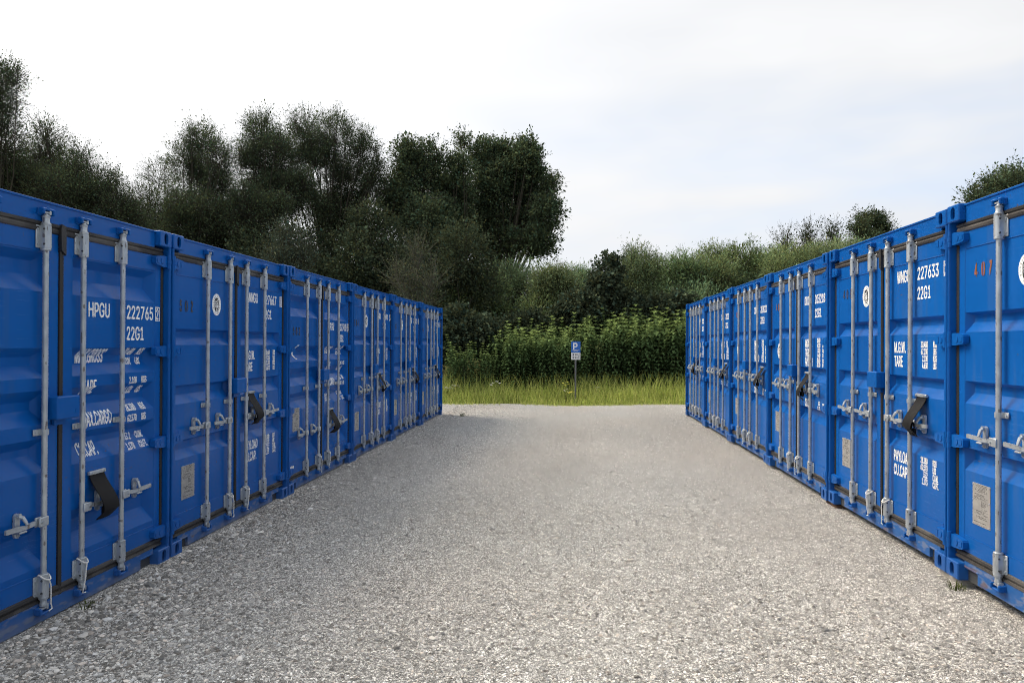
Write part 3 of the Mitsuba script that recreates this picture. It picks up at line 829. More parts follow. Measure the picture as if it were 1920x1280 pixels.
# blocks under the right row's front corners
def block(r, x0, x1, y0, y1, z0, z1):
    m = cbox(x0, x1, y0, y1, z0, z1, 0.008); m = m.subdivide()
    m.vertices = np.array(m.vertices) + 0.006 * (meshkit.noise(np.array(m.vertices) * 9, 2)[:, None] - 0.5)
    return m


for k in range(6):
    y = YR + k * PITCH_W
    key = "support_block" + (f"_{k:03d}" if k else "")
    zt = 0.113 - 0.0047 * k - 0.006
    scene[key] = mikit.ply(block(k, XR + 0.035, XR + 0.36, y - 0.15, y + 0.17, -0.02, zt), "wood_block" if k == 1 else "concrete", 30)
    seam = ["the first and second", "the second and third", "the third and fourth", "the fourth and fifth", "the fifth and sixth"]
    labels[key] = {"label": (f"grey concrete block under the corners where {seam[k]} right row containers meet" if k < 5 else "grey concrete block under the far end corner of the right row") if k != 1 else "brown wooden block under the corners where the second and third right row containers meet", "category": "block"}

# ------------------------------------------------------------------ parking sign
sx, sy = at(1079, 755, 21.9)[:2]
sz = float(gz(sx, sy))
sign = T().translate([sx, sy, sz]).rotate([0, 0, 1], 4.0)
labels["parking_sign"] = {"label": "blue parking sign with a white panel below it on a grey post in the grass", "category": "parking sign"}


def rounded(w, h, r, cx, cz):
    return affinity.translate(Polygon([(-w / 2 + r, -h / 2 + r), (w / 2 - r, -h / 2 + r), (w / 2 - r, h / 2 - r), (-w / 2 + r, h / 2 - r)]).buffer(r, 6), cx, cz)


def flat_words(s, cx, z, h, y, sx=0.9):
    t = meshkit.text_mesh(s, h, 0.001, True); v = np.array(t.vertices)
    v = np.stack([(v[:, 0] - (v[:, 0].min() + v[:, 0].max()) / 2) * sx + cx, y - v[:, 2], v[:, 1] + z], 1)
    return trimesh.Trimesh(v, t.faces, process=False)


pole_h = 1.68
top = 1.80 - sz + 0.02
parts = {
    "post": (cat([cyl((0, 0.022, -0.2), (0, 0.022, top - 0.01), 0.024, 16), cyl((0, 0.022, top - 0.01), (0, 0.022, top), 0.024, 16, 0.016)]), "steel_pole"),
    "blue_panel": (prism(rounded(0.272, 0.325, 0.016, 0, top - 0.165), "y", -0.012, -0.008), "sign_blue"),
    "blue_panel__lettering": (cat([flat_words("P", -0.012, top - 0.235, 0.185, -0.0125, 0.95), prism([(-0.10, top - 0.268), (0.10, top - 0.268), (0.10, top - 0.259), (-0.10, top - 0.259)], "y", -0.0135, -0.0122)] + [prism([(a, top - 0.294), (a + w, top - 0.294), (a + w, top - 0.284), (a, top - 0.284)], "y", -0.0135, -0.0122) for a, w in ((-0.065, 0.05), (-0.008, 0.022), (0.024, 0.042))]), "white_print"),
    "white_panel": (prism(rounded(0.272, 0.205, 0.010, 0, top - 0.434), "y", -0.012, -0.008), "sign_white"),
    "white_panel__pictogram": (cat([prism(rounded(w, h, 0.008, x, top - z), "y", -0.0135, -0.0122).difference(prism(rounded(w * 0.35, h * 0.4, 0.003, x, top - z), "y", -0.02, 0)) if False else prism(rounded(w, h, 0.008, x, top - z), "y", -0.0135, -0.0122) for x, z, w, h in ((-0.068, 0.39, 0.042, 0.062), (0.005, 0.39, 0.042, 0.062), (0.058, 0.39, 0.014, 0.062), (-0.068, 0.475, 0.042, 0.05), (0.005, 0.475, 0.042, 0.05), (0.060, 0.482, 0.018, 0.036))] + [prism(rounded(0.018, 0.15, 0.004, 0.095, top - 0.43), "y", -0.0135, -0.0122)]), "sign_grey"),
    "bracket": (cat([cbox(-0.05, 0.05, -0.008, 0.062, top - z - 0.012, top - z + 0.012, 0.003) for z in (0.08, 0.26, 0.37, 0.49)]), "steel_pole"),
}
for k, (m, b) in parts.items():
    scene["parking_sign__" + k] = {**mikit.ply(m, b, 35), "to_world": sign}
labels["parking_sign__blue_panel"] = {"label": "blue panel with a large white P"}
labels["parking_sign__white_panel"] = {"label": "white panel with small grey symbols"}


# ------------------------------------------------------------------ vegetation
def leaves(r, pos, size, aim, droop=0.0, slim=0.42, col=(0.04, 0.055, 0.025), var=0.35, hue=0.15):
    """Leaf-sized faces (two triangles folded along the midrib) at pos, lying along aim."""
    n = len(pos)
    s = size * np.exp(r.normal(0, 0.25, n))[:, None]
    d = aim + r.normal(0, 0.55, (n, 3)); d[:, 2] -= droop
    d /= np.linalg.norm(d, axis=1, keepdims=True) + 1e-9
    w = np.cross(d, r.normal(0, 1, (n, 3)) + [0, 0, 1.6]); w /= np.linalg.norm(w, axis=1, keepdims=True) + 1e-9
    up = np.cross(w, d)
    m = pos + d * s * 0.5 + up * s * 0.06
    v = np.stack([pos, m + w * s * slim * 0.5, pos + d * s, m - w * s * slim * 0.5], 1)
    f = np.array([[0, 1, 2], [0, 2, 3]])[None] + (np.arange(n) * 4)[:, None, None]
    b = np.exp(r.normal(0, var, n))[:, None]
    h = r.normal(0, hue, n)[:, None]
    c = np.array(col)[None] * b * np.concatenate([1 + h, 1 + 0 * h, 1 - h], 1)
    return v.reshape(-1, 3), f.reshape(-1, 3), np.repeat(np.clip(c, 0.004, 0.6), 4, 0)


def sticks(A, Bp, ra, rb):
    """Many thin three-sided twigs from A to Bp."""
    n = len(A); t = Bp - A; t /= np.linalg.norm(t, axis=1, keepdims=True) + 1e-9
    a = np.cross(t, [0.31, 0.2, 0.93]); a /= np.linalg.norm(a, axis=1, keepdims=True) + 1e-9; b = np.cross(t, a)
    ang = np.arange(3) * 2 * np.pi / 3
    ring = np.cos(ang)[None, :, None] * a[:, None] + np.sin(ang)[None, :, None] * b[:, None]
    v = np.concatenate([A[:, None] + ring * np.broadcast_to(ra, (n,))[:, None, None], Bp[:, None] + ring * np.broadcast_to(rb, (n,))[:, None, None]], 1)
    f = []
    for j in range(3):
        k = (j + 1) % 3; f += [[j, k, 3 + k], [j, 3 + k, 3 + j]]
    return v.reshape(-1, 3), (np.array(f)[None] + (np.arange(n) * 6)[:, None, None]).reshape(-1, 3)


def merge(vf):
    V, Fs, o = [], [], 0
    for v, f in vf:
        V.append(v); Fs.append(np.asarray(f) + o); o += len(v)
    return np.vstack(V), np.vstack(Fs)


def tree(key, label, category, lobes, base, n_leaf, leaf=0.085, col=(0.035, 0.046, 0.024), upright=0.55, twig=0.7, shell=2.0, droop=0.15, slim=0.45, var=0.35, hue=0.12,
         trunk=0.14, seed=1, group=None, bark="bark", stick=0.5, limbs=3, per=13, part="crown"):
    """lobes: (centre xyz, radii xyz, density). Trunk and limbs reach into every lobe; twigs leave the lobes' skins, leaves sit along the twigs."""
    r = np.random.default_rng(seed)
    cen = np.array([l[0] for l in lobes]); rad = np.array([l[1] for l in lobes])
    cen = cen - [0, 0, 0.32 * twig * upright]; rad = np.maximum(rad - 0.22 * twig, 0.4 * rad); den = np.array([l[2] for l in lobes], float)
    size = den * (rad[:, 0] * rad[:, 2] + rad[:, 1] * rad[:, 2]); share = size / size.sum()
    base = np.array([base[0], base[1], float(gz(base[0], base[1])) - 0.1])
    topc = (cen * share[:, None]).sum(0)
    fork = base + (topc - base) * [0.35, 0.35, 0.40]; fork[2] = min(fork[2], cen[:, 2].min() + 0.3)
    fork[2] = max(fork[2], base[2] + 0.5)
    wood = [tube([base, base + (fork - base) * 0.5 + r.normal(0, 0.06, 3), fork], [trunk * 1.25, trunk, trunk * 0.85], 8)]
    V, Cc, Fs, st, o = [], [], [], [], 0
    for i in range(len(lobes)):
        c, q = cen[i], rad[i]
        few = share[i] < 0.35 / len(lobes) * 1.2
        mid = fork + (c - fork) * 0.55 + r.normal(0, 0.22, 3) + [0, 0, 0.15]
        rt = trunk * (0.30 if len(lobes) > 1 else 0.8) * (0.6 + share[i])
        wood.append(tube([fork - [0, 0, 0.1], mid, c], [rt * 1.2, rt * 0.8, rt * 0.42], 6))
        for _ in range(0 if few else limbs):
            e = r.normal(0, 1, 3); e[2] = abs(e[2]); e /= np.linalg.norm(e); e = c + e * q * 0.85
            wood.append(tube([mid + (c - mid) * r.random(), c + (e - c) * 0.5 + r.normal(0, 0.1, 3), e], [rt * 0.45, rt * 0.28, 0.008], 5))
        m = max(8, int(n_leaf * share[i] / per))
        d = r.normal(0, 1, (m * 3, 3)); d /= np.linalg.norm(d, axis=1, keepdims=True)
        rr = r.random((m * 3, 1)) ** (1 / shell)
        pos = c + d * q * rr
        clump = meshkit.fbm(pos * (1.5 / max(0.5, q.mean())) + seed, 2, seed)
        pos, d = pos[np.argsort(-clump + 0.22 * r.normal(0, 1, len(clump)))[:m]], d[np.argsort(-clump + 0.22 * r.normal(0, 1, len(clump)))[:m]]
        out = (pos - c) / q; out /= np.linalg.norm(out, axis=1, keepdims=True) + 1e-9
        td = out * (1 - upright) + np.array([0, 0, upright]) + r.normal(0, 0.25, (len(pos), 3)); td /= np.linalg.norm(td, axis=1, keepdims=True)
        ln = twig * r.uniform(0.5, 1.25, len(pos))
        t = r.random((len(pos), per)) ** 0.8
        lp = pos[:, None] + td[:, None] * (ln[:, None] * t)[..., None] + r.normal(0, 0.085 * twig + 0.02, (len(pos), per, 3))
        lp = lp.reshape(-1, 3)
        v, f, cc = leaves(r, lp, leaf, np.repeat(td, per, 0), droop, slim, col, var, hue)
        V.append(v); Fs.append(f + o); o += len(v)
        tone = np.exp(0.5 * (meshkit.fbm(lp * 0.55 + 3 * seed, 2, seed + 5) - 0.5))
        Cc.append(cc * np.repeat(tone, 4)[:, None])
        k = r.random(len(pos)) < stick
        st.append(sticks(pos[k] - td[k] * 0.15, pos[k] + td[k] * ln[k][:, None] * 1.15, 0.007, 0.0025))
    scene[key + "__" + part] = mikit.ply((np.vstack(V), np.vstack(Fs)), "leaf", False, color=np.vstack(Cc))
    w = cat(wood)
    scene[key + "__trunk"] = mikit.ply(merge([(np.array(w.vertices), np.array(w.faces))] + st), bark, False)
    labels[key] = {"label": label, "category": category, **({"group": group} if group else {})}


def lobes_at(dist, spec, depth=0.8, seed=0, ragged=0):
    """spec: (px, py, half width px, half height px[, density]) in the photograph, turned into lobes dist metres off."""
    r = np.random.default_rng(100 + seed); out = []
    for q in spec:
        dd = dist + r.normal(0, depth)
        c = at(q[0], q[1], dd); k = dd / F_PX
        rx, rz = q[2] * k, q[3] * k
        den = q[4] if len(q) > 4 else 1.0
        rad = np.array([rx, 0.5 * (rx + rz), rz])
        out.append((c, rad * 0.88, den))
        if ragged:
            for _ in range(ragged):
                a = r.uniform(0, 2 * np.pi); up = r.uniform(-0.25, 1.0); hr = math.sqrt(max(0.0, 1 - up * up))
                o = np.array([math.cos(a) * hr, math.sin(a) * hr, up])
                out.append((c + o * rad * r.uniform(0.75, 1.0), rad * np.array([1, 1, 1.35]) * r.uniform(0.2, 0.38), den * r.uniform(0.5, 1.0)))
    return out


def foot(px, dist):
    p = at(px, 700, dist); return p[0], p[1]


DARK, OLIVE = (0.088, 0.120, 0.066), (0.200, 0.262, 0.125)
TREES = [
    ("feathery_tree", "tall feathery dark tree cut by the left edge of the photo", 26, (-20, 26), [(5, 165, 34, 55), (-45, 190, 60, 80), (8, 265, 44, 55), (-30, 330, 80, 75), (30, 350, 60, 60)], 26000, dict(leaf=0.066, upright=0.7)),
    ("thin_tree", "thin open tree to the right of the tall feathery tree at the left edge", 28, (90, 28), [(88, 252, 26, 34, 0.55), (95, 300, 44, 42, 0.8), (60, 330, 60, 50), (110, 370, 60, 55, 1.2)], 15000, dict(leaf=0.066, upright=0.65)),
    ("bushy_tree", "low bushy tree behind the nearest left containers, sloping down to the right", 27, (160, 27), [(152, 305, 24, 34, 0.6), (185, 345, 36, 40, 0.9), (125, 365, 70, 52, 1.2), (215, 385, 40, 42), (165, 420, 80, 60, 1.3), (250, 425, 40, 40)], 24000, dict(leaf=0.066)),
    ("bare_tree", "nearly see-through tree with few leaves left of the round-topped thin tree", 33, (290, 33), [(300, 330, 34, 42, 0.35), (262, 375, 36, 40, 0.45), (315, 380, 40, 50, 0.5), (280, 425, 55, 45, 1.0)], 9000, dict(leaf=0.066, upright=0.6, stick=0.9)),
    ("round_topped_tree", "thin round-topped tree standing left of the two tallest dark trees", 30, (378, 30), [(380, 268, 34, 40, 0.9), (412, 300, 26, 40, 0.8), (350, 300, 32, 42, 0.6), (395, 350, 46, 50), (365, 410, 70, 60, 1.3)], 19000, dict(leaf=0.072, upright=0.65, stick=0.8)),
    ("upright_tree", "tall dark upright tree, left one of the pair with the highest crowns", 31, (492, 31), [(490, 248, 30, 42, 0.8), (520, 285, 30, 40, 0.8), (475, 310, 34, 48), (510, 360, 50, 50, 1.1), (470, 410, 60, 60, 1.3)], 25000, dict(leaf=0.072, upright=0.65, stick=0.8)),
    ("fan_tree", "broad fan-shaped dark tree, right one of the pair with the highest crowns", 32, (610, 32), [(572, 245, 34, 42, 0.7), (628, 252, 36, 42, 0.7), (676, 288, 32, 42, 0.75), (545, 290, 34, 44, 0.7), (600, 310, 52, 50, 0.8), (660, 345, 46, 48, 0.9), (560, 370, 50, 50, 1.2), (640, 410, 66, 56, 1.3), (700, 340, 24, 50, 0.7)], 38000, dict(leaf=0.072, upright=0.65, stick=0.9, limbs=5)),
    ("twin_topped_tree", "dark green tree with two blunt tops between the fan-shaped tree and the big right tree", 33, (775, 33), [(762, 292, 26, 30), (805, 292, 24, 28), (780, 335, 42, 42, 1.1), (750, 385, 40, 50, 1.2), (800, 420, 52, 56, 1.3)], 22000, dict(leaf=0.105, slim=0.6, upright=0.6)),
    ("narrow_tree", "narrow dark tree with a single sprig standing above its top", 34, (855, 34), [(872, 266, 11, 20, 0.55), (858, 312, 22, 28), (845, 365, 36, 46, 1.1), (850, 430, 46, 50, 1.2)], 15000, dict(leaf=0.105, slim=0.6, upright=0.5)),
    ("large_tree", "large dark broad-leaved tree at the right end of the tall trees", 36, (935, 36), [(915, 300, 32, 36), (955, 292, 26, 28), (990, 300, 24, 36), (930, 350, 50, 40, 1.1), (1000, 352, 42, 42, 1.1), (1025, 400, 30, 30), (900, 410, 42, 46), (985, 410, 46, 40, 0.9), (1005, 455, 42, 30, 1.0), (935, 455, 50, 34, 0.8)], 40000, dict(leaf=0.115, slim=0.62, upright=0.45, trunk=0.24, limbs=4)),
    ("round_tree", "small round tree on the skyline above the second right container", 38, (1632, 38), [(1632, 422, 27, 24, 0.8), (1615, 440, 18, 22, 0.8), (1655, 438, 24, 20, 0.6), (1638, 462, 34, 26, 1.1)], 6000, dict(col=(0.075, 0.10, 0.055), leaf=0.10, slim=0.6, upright=0.5)),
    ("corner_tree", "dark leafy tree rising behind the nearest right container at the right edge", 24, (1900, 24), [(1880, 352, 36, 32), (1925, 350, 50, 40), (1840, 378, 28, 24, 0.9), (1880, 400, 60, 40, 1.1), (1960, 400, 60, 50)], 16000, dict(leaf=0.085, slim=0.6, upright=0.4)),
]
for i, (key, lab, dist, (bx_, bd), spec, n, kw) in enumerate(TREES):
    tree(key, lab, "tree", lobes_at(dist, spec, 0.7, i, 4), foot(bx_, bd), int(n * 2.2), seed=20 + i, **{"col": DARK, "twig": 0.6, "per": 10, **kw, "upright": 0.36, "stick": 0.8})

SAPLINGS = [(1472, 462, 20, 28), (1516, 450, 20, 34), (1560, 448, 24, 36)]
for i, (px, py, a, b) in enumerate(SAPLINGS):
    tree("sapling" + (f"_{i:03d}" if i else ""), ["leftmost of three wispy saplings on the skyline over the right row", "middle one of three wispy saplings on the skyline over the right row", "rightmost of three wispy saplings on the skyline, beside the small round tree"][i],
         "sapling", lobes_at(34, [(px, py, a, b, 0.8), (px - 8, py + 40, a * 1.5, b, 1.2)], 0.3, 40 + i), foot(px, 34), 2800, leaf=0.085, col=(0.04, 0.052, 0.026), upright=0.8, twig=0.9, seed=60 + i, stick=0.9, trunk=0.05, group="wispy saplings on the skyline")

# under the tall trees: dense dark shrubs, one behind the other
SHADE = [(30, 430), (110, 455), (190, 470), (270, 470), (345, 470), (420, 470), (480, 490), (560, 470), (620, 490), (690, 480), (750, 500), (815, 470), (870, 470), (660, 540), (590, 545), (720, 560), (800, 540), (440, 420), (700, 440)]
for i, (px, py) in enumerate(SHADE):
    d = 28.5 + 1.2 * ((i * 7) % 3)
    tree("shade_shrub" + (f"_{i:03d}" if i else ""), "dark shrub filling the shade under the tall trees behind the left containers", "shrub", lobes_at(d, [(px, py, 52, 60), (px - 30, py + 55, 50, 55), (px + 28, py + 60, 50, 55)], 0.5, 70 + i), foot(px, d), 12500,
         leaf=0.10, col=(0.07, 0.09, 0.052), upright=0.4, slim=0.6, seed=90 + i, group="dark shrubs under the tall trees", trunk=0.07, stick=0.3)

tree("pale_shrub", "grey-green feathery shrub peeping over the second left container", "shrub", lobes_at(25, [(540, 450, 28, 34), (520, 490, 40, 36), (565, 490, 30, 36), (505, 500, 24, 22), (540, 540, 45, 40)], 0.3, 3), foot(540, 25), 9000, leaf=0.085, col=(0.075, 0.095, 0.066), upright=0.5, seed=140, trunk=0.05)
tree("pale_sapling", "pale thin sapling with a visible light trunk above the far left containers", "sapling", lobes_at(23.5, [(783, 480, 28, 34, 0.7), (770, 530, 46, 36, 0.7), (810, 520, 30, 36, 0.6), (745, 515, 26, 28, 0.6), (780, 570, 50, 34, 0.8)], 0.3, 4), foot(785, 23.5), 5200, leaf=0.066, col=(0.085, 0.10, 0.06), upright=0.6, twig=0.7, seed=141, trunk=0.045, bark="pale_bark", stick=0.9, limbs=4)

# the bank of willows between and above the rows
WILLOW = [(855, 545, 44, 50), (905, 530, 46, 42), (955, 525, 46, 44), (1005, 540, 50, 50), (1040, 528, 34, 24), (1078, 530, 34, 24), (905, 590, 60, 50), (970, 590, 50, 48), (1020, 580, 40, 50), (1195, 500, 36, 46), (1165, 535, 42, 46), (1235, 520, 48, 44), (1285, 510, 42, 36),
          (1335, 500, 46, 38), (1385, 495, 46, 36), (1435, 500, 46, 34), (1485, 495, 46, 32), (1540, 490, 50, 34), (1590, 480, 46, 30), (1640, 480, 48, 30), (1300, 555, 50, 42), (1355, 545, 52, 42), (1410, 540, 50, 42), (1215, 565, 48, 40), (1265, 570, 44, 42), (1460, 540, 50, 40)]
WLAB = ["olive willow just above the end of the left row", "olive willow in front of the big right tree's lower left side", "olive willow under the trunk of the large dark tree", "broad olive willow under the right half of the large dark tree", "small willow at the right foot of the large dark tree, on the skyline",
        "low willow on the skyline directly above the parking sign", "dim willow behind the dark mound right of the left row's end", "dim willow low between the left row and the parking sign", "dim narrow willow just left of the vine mound above the sign", "highest pointed willow on the skyline right of the ivy column", "willow touching the right side of the ivy column",
        "willow left of the right row's end, below the skyline", "willow on the skyline straight above the end of the right row", "willow on the skyline above the fifth right container", "willow on the skyline above the fourth right container", "willow on the skyline above the seam of the third and fourth right containers", "willow below the leftmost wispy sapling", "willow below the rightmost wispy sapling",
        "willow just left of the small round tree", "willow below the small round tree, right of the others", "lower willow touching the roof of the farthest right container", "lower willow touching the roof of the fifth right container", "lower willow touching the roof of the fourth right container", "low willow between the ivy column and the right row", "low willow right beside the end of the right row", "lower willow touching the roof of the third right container"]
for i, (px, py, a, b) in enumerate(WILLOW):
    d = 29.5 + 1.4 * ((i * 5) % 4) * 0.8
    q = np.random.default_rng(200 + i)
    col = np.array(OLIVE) * q.uniform(0.65, 1.25) * np.array([q.uniform(0.85, 1.10), 1.0, q.uniform(0.85, 1.15)])
    tree("willow_shrub" + (f"_{i:03d}" if i else ""), WLAB[i], "shrub", lobes_at(d, [(px, py - 0.15 * b, a * 0.8, b * 0.8), (px - a * 0.45, py + b * 0.3, a * 0.75, b * 0.8), (px + a * 0.45, py + b * 0.3, a * 0.75, b * 0.8), (px, py + b * 1.2, a * 1.1, b * 0.9)], 0.4, 210 + i, 2), foot(px, d), 13000,
         leaf=0.105, col=col, upright=0.5, slim=0.27, twig=0.6, seed=230 + i, group="willow shrubs on the bank", trunk=0.06, hue=0.1)

# climbers smothering bushes
VINES = [("ivy_column", "dark upright column of climbing leaves in the middle of the willow bank", 27.2, [(1140, 512, 24, 30), (1136, 545, 30, 34), (1128, 580, 36, 34)]), ("vine_mound", "dark rounded mound of climbing leaves left of the ivy column, right above the parking sign", 26.2, [(1088, 575, 38, 30), (1068, 600, 40, 30), (1110, 605, 38, 30)]),
         ("vine_mound_001", "small dark mound of climbing leaves at the left, beside the end of the left row", 25.6, [(862, 610, 34, 34), (900, 625, 36, 30), (845, 645, 30, 36)]), ("vine_mound_002", "dark mound of climbing leaves left of the taller weeds, right of the smaller left mound", 26.4, [(950, 625, 40, 26), (990, 615, 34, 28), (925, 650, 40, 26)]),
         ("vine_mound_003", "dark mound of climbing leaves beside the end of the right row", 26.4, [(1235, 585, 36, 26), (1270, 580, 34, 30), (1200, 600, 36, 26)]), ("vine_mound_004", "dark mound of climbing leaves right of the ivy column, under the willows", 26.6, [(1175, 580, 36, 26), (1150, 600, 36, 24)])]
for i, (key, lab, d, spec) in enumerate(VINES):
    tree(key, lab, "climbing plant", lobes_at(d, spec, 0.3, 300 + i), foot(spec[0][0], d), 11000, leaf=0.105, col=(0.062, 0.082, 0.052), upright=0.1, twig=0.4, shell=4.5, droop=0.6, slim=0.8, seed=320 + i, trunk=0.05, stick=0.2, var=0.4, part="foliage")


# ------------------------------------------------------------------ tall leafy weeds
def weed(seed):
    r = np.random.default_rng(seed)
    V, Fs, Cc, o = [], [], [], 0
    bend = r.normal(0, 0.05, 2)
    def ax(t):
        return np.array([bend[0] * t * t, bend[1] * t * t, t])
    n = 19
    for k in range(n):
        t = 0.12 + 0.87 * (k / (n - 1)) ** 0.9
        tip = t > 0.88
        L = (0.112 if not tip else 0.062) * r.uniform(0.85, 1.15) * (1.0 if t < 0.75 else 1.0)
        m = 5 if not tip else 6
        a0 = r.random() * 6.28
        for j in range(m):
            a = a0 + j * 2 * np.pi / m + r.normal(0, 0.2)
            el = (0.30 if not tip else 0.75) + r.normal(0, 0.15)
            h = np.array([math.cos(a), math.sin(a), 0]); w = np.array([-math.sin(a), math.cos(a), 0])
            p = ax(t); d1 = h * math.cos(el) + np.array([0, 0, math.sin(el)]); d2 = h * math.cos(el - 0.9) + np.array([0, 0, math.sin(el - 0.9)])
            mid = p + d1 * L * 0.5; end = mid + d2 * L * 0.5; hw = L * 0.19
            V += [p, mid + w * hw, mid - w * hw, end]; Fs += [[o, o + 1, o + 2], [o + 1, o + 3, o + 2]]; o += 4
            c = np.array([0.092, 0.150, 0.062]) if t < 0.8 else np.array([0.092, 0.150, 0.062]) * (1 - (t - 0.8) / 0.2) + np.array([0.27, 0.36, 0.13]) * (t - 0.8) / 0.2
            Cc += [c * math.exp(r.normal(0, 0.2))] * 4
    st = tube([ax(0), ax(0.3), ax(0.6), ax(1.0)], [0.0045, 0.004, 0.0035, 0.0015], 4)
    V = np.vstack([np.array(V), st.vertices]); Fs = np.vstack([np.array(Fs), np.array(st.faces) + o]); Cc = np.vstack([np.array(Cc), np.tile([0.09, 0.11, 0.045], (len(st.vertices), 1))])
    return mikit.ply((V, Fs), "herb_leaf", False, color=Cc)


WEEDS = [weed(400 + i) for i in range(7)]
r = np.random.default_rng(41)
spots = []
for k in range(900):
    if len(spots) >= 290:
        break
    dist = 23.2 + 2.6 * r.random(); px = 836 + 470 * r.random()
    if px < 925 and dist > 24.6:
        continue
    top_px = np.interp(px, [836, 870, 905, 925, 950, 1000, 1060, 1120, 1200, 1300], [638, 630, 636, 640, 612, 609, 603, 596, 586, 584]) + r.normal(0, 11) + (26.0 - dist) * 9
    p = at(px, top_px, dist)
    if any((p[0] - q[0]) ** 2 + (p[1] - q[1]) ** 2 < 0.02 for q in spots):
        continue
    spots.append((p[0], p[1], p[2]))
for i, (x, y, z) in enumerate(spots):
    key = "tall_weed" + (f"_{i:03d}" if i else "")
    z0 = float(gz(x, y)) - 0.05; h = max(0.8, z - z0)
    scene[key] = {**WEEDS[i % 7], "to_world": T().translate([x, y, z0]).rotate([0, 0, 1], float(r.uniform(0, 360))).rotate([1, 0, 0], float(r.normal(0, 3))).scale([max(h, 1.7) * 0.95, max(h, 1.7) * 0.95, h])}
    labels[key] = {"label": "tall leafy weed with a pale top tuft in the stand behind the grass", "category": "weed", "group": "tall weeds in the stand behind the sign"}


# ------------------------------------------------------------------ grass, seed stalks, flowers, small weeds
def grass():
    r = np.random.default_rng(51)
    V, Cc = [], []
    for n, y0, y1, hh, wd in ((24000, 21.15, 23.4, 0.36, 0.008), (9000, 21.6, 23.8, 0.62, 0.006), (16000, 20.75, 21.85, 0.09, 0.009)):
        x = -5.2 + 12.5 * r.random(n); y = y0 + (y1 - y0) * r.random(n)
        ok = y > yard_edge(x) - (0.55 if hh < 0.2 else 0.05) * r.random(n) ** 2
        dens = meshkit.fbm(np.stack([x * 1.2, y * 1.6, x * 0], -1), 3, 33)
        ok &= r.random(n) < np.clip(0.2 + 2.2 * (dens - 0.3), 0.05, 1)
        x, y, dens = x[ok], y[ok], dens[ok]; n2 = len(x)
        h = hh * r.uniform(0.5, 1.25, n2) * np.clip(0.45 + 0.5 * (y - 21.1), 0.4, 1.25) if hh > 0.2 else hh * r.uniform(0.4, 1.4, n2)
        a = r.uniform(0, 2 * np.pi, n2); lean = r.normal(0, 0.22, (n2, 2)) * h[:, None]
        b = np.stack([x, y, gz(x, y) - 0.035 + 0 * x], -1); w = np.stack([np.cos(a), np.sin(a), 0 * a], -1) * wd
        mid = b + np.stack([lean[:, 0] * 0.35, lean[:, 1] * 0.35, h * 0.6], -1); tip = b + np.stack([lean[:, 0], lean[:, 1], h], -1)
        V.append(np.stack([b - w, b + w, mid + w * 0.8, mid - w * 0.8, tip], 1))
        t = r.random((n2, 1))
        c = np.array([0.30, 0.40, 0.085]) * (1 - t) + np.array([0.54, 0.55, 0.19]) * t
        Cc.append(np.repeat(c * np.exp(r.normal(0, 0.22, (n2, 1))), 5, 0))
    V = np.vstack(V); n = len(V)
    f = np.array([[0, 1, 2], [0, 2, 3], [3, 2, 4]])[None] + (np.arange(n) * 5)[:, None, None]
    return (V.reshape(-1, 3), f.reshape(-1, 3)), np.vstack(Cc)


gm, gc = grass()
scene["grass"] = mikit.ply(gm, "herb_leaf", False, color=gc)
labels["grass"] = {"label": "yellow-green uncut grass in a strip between the gravel and the weeds", "category": "grass", "kind": "stuff"}


def flower_plant(seed, h, nf, size):
    r = np.random.default_rng(seed); heads, stems = [], []
    for k in range(nf):
        e = np.array([r.normal(0, 0.07), r.normal(0, 0.05), h * r.uniform(0.72, 1.0)])
        stems.append(tube([(0, 0, -0.05), e * [0.4, 0.4, 0.5], e], [0.006, 0.004, 0.003], 4))
        for j in range(5):
            a = j * 2 * np.pi / 5 + r.random()
            tipv = e + size * np.array([math.cos(a), math.sin(a) * 0.8, 0.35]); w = size * 0.45 * np.array([-math.sin(a), math.cos(a), 0])
            m = trimesh.Trimesh([e, e + (tipv - e) * 0.6 + w, tipv, e + (tipv - e) * 0.6 - w], [[0, 1, 2], [0, 2, 3]], process=False); heads.append(m)
    return cat(stems), cat(heads)


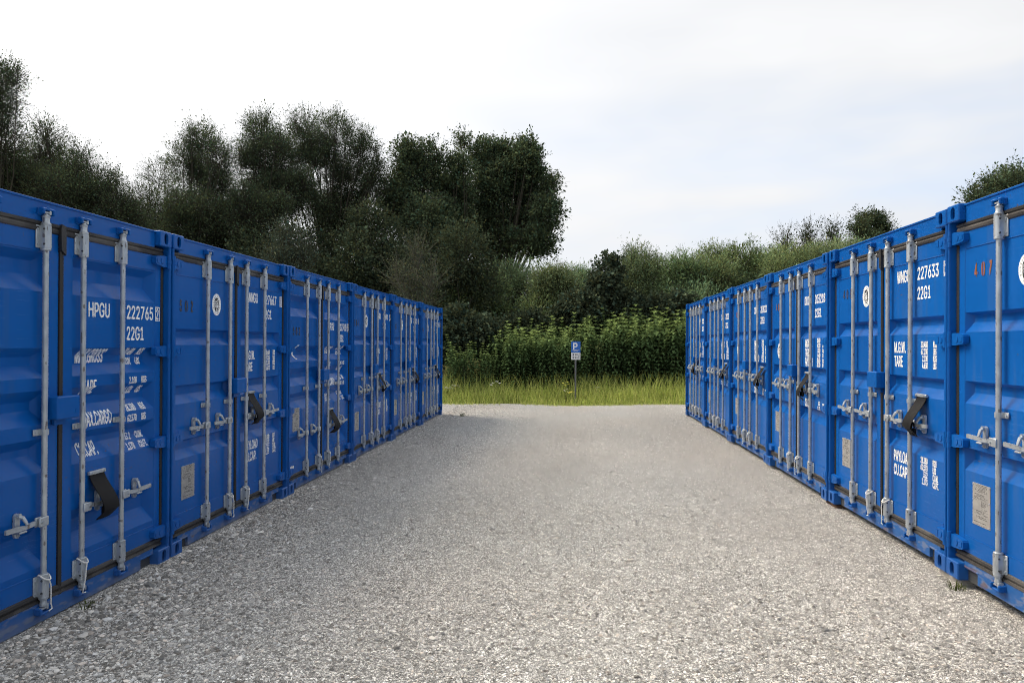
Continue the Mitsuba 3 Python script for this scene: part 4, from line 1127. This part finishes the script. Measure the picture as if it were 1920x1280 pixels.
FLOWERS = [(1061, 712, 22.4, 4, 0.055, "petal_yellow", "yellow evening flower standing left of the sign post, the taller of two"), (1071, 733, 22.0, 3, 0.06, "petal_yellow", "low bright yellow flower at the foot of the sign post"),
           (931, 714, 22.4, 4, 0.065, "petal_white", "white flowers in the grass between the left row and the sign"), (840, 725, 22.6, 16, 0.042, "petal_white", "spray of small white flowers beside the end of the left row"),
           (852, 722, 22.8, 12, 0.038, "petal_white", "second spray of small white flowers, just right of the one touching the left row"), (1060, 728, 22.2, 4, 0.035, "petal_white", "small white flowers left of the sign post, below the yellow ones"), (1118, 726, 22.3, 7, 0.028, "petal_white", "sprinkle of tiny white flowers in the grass right of the sign")]
for i, (px, py, d, nf, sz_, mat, lab) in enumerate(FLOWERS):
    p = at(px, py, d); z0 = float(gz(p[0], p[1]))
    a, b = flower_plant(500 + i, max(0.3, p[2] - z0), nf, sz_)
    key = "wildflower" + (f"_{i:03d}" if i else ""); tw = T().translate([p[0], p[1], z0])
    scene[key + "__stem"] = {**mikit.ply(a, "stem_green", False), "to_world": tw}; scene[key + "__flower"] = {**mikit.ply(b, mat, False), "to_world": tw}
    labels[key] = {"label": lab, "category": "flower"}


def tuft(seed, n, h):
    r = np.random.default_rng(seed); a = r.uniform(0, 6.28, n); rad = 0.06 * np.sqrt(r.random(n)); L = h * r.uniform(0.4, 1.1, n)
    b = np.stack([rad * np.cos(a), rad * np.sin(a), 0 * a - 0.01], -1); w = np.stack([-np.sin(a), np.cos(a), 0 * a], -1) * 0.003
    tip = b + np.stack([np.cos(a) * L * 0.5, np.sin(a) * L * 0.5, L], -1); mid = b + (tip - b) * 0.55 + [0, 0, 0.01]
    v = np.stack([b - w, b + w, mid + w, mid - w, tip], 1); f = np.array([[0, 1, 2], [0, 2, 3], [3, 2, 4]])[None] + (np.arange(n) * 5)[:, None, None]
    c = np.array([0.08, 0.10, 0.035]) * np.exp(r.normal(0, 0.3, (n, 1)))
    return mikit.ply((v.reshape(-1, 3), f.reshape(-1, 3)), "herb_leaf", False, color=np.repeat(c, 5, 0))


TUFTS = [(-3.12, 4.60, 0.05, "small green weed at the foot of the nearest left container, by its sill"), (2.62, 5.36, 0.06, "pale weed tuft beside the concrete block of the nearest right containers"), (-2.6, 17.6, 0.12, "weed tuft at the far end of the left row")]
for i, (x, y, h, lab) in enumerate(TUFTS):
    key = "weed_tuft" + (f"_{i:03d}" if i else "")
    scene[key] = {**tuft(600 + i, 40, h), "to_world": T().translate([x, y, float(gz(x, y))])}
    labels[key] = {"label": lab, "category": "weed"}
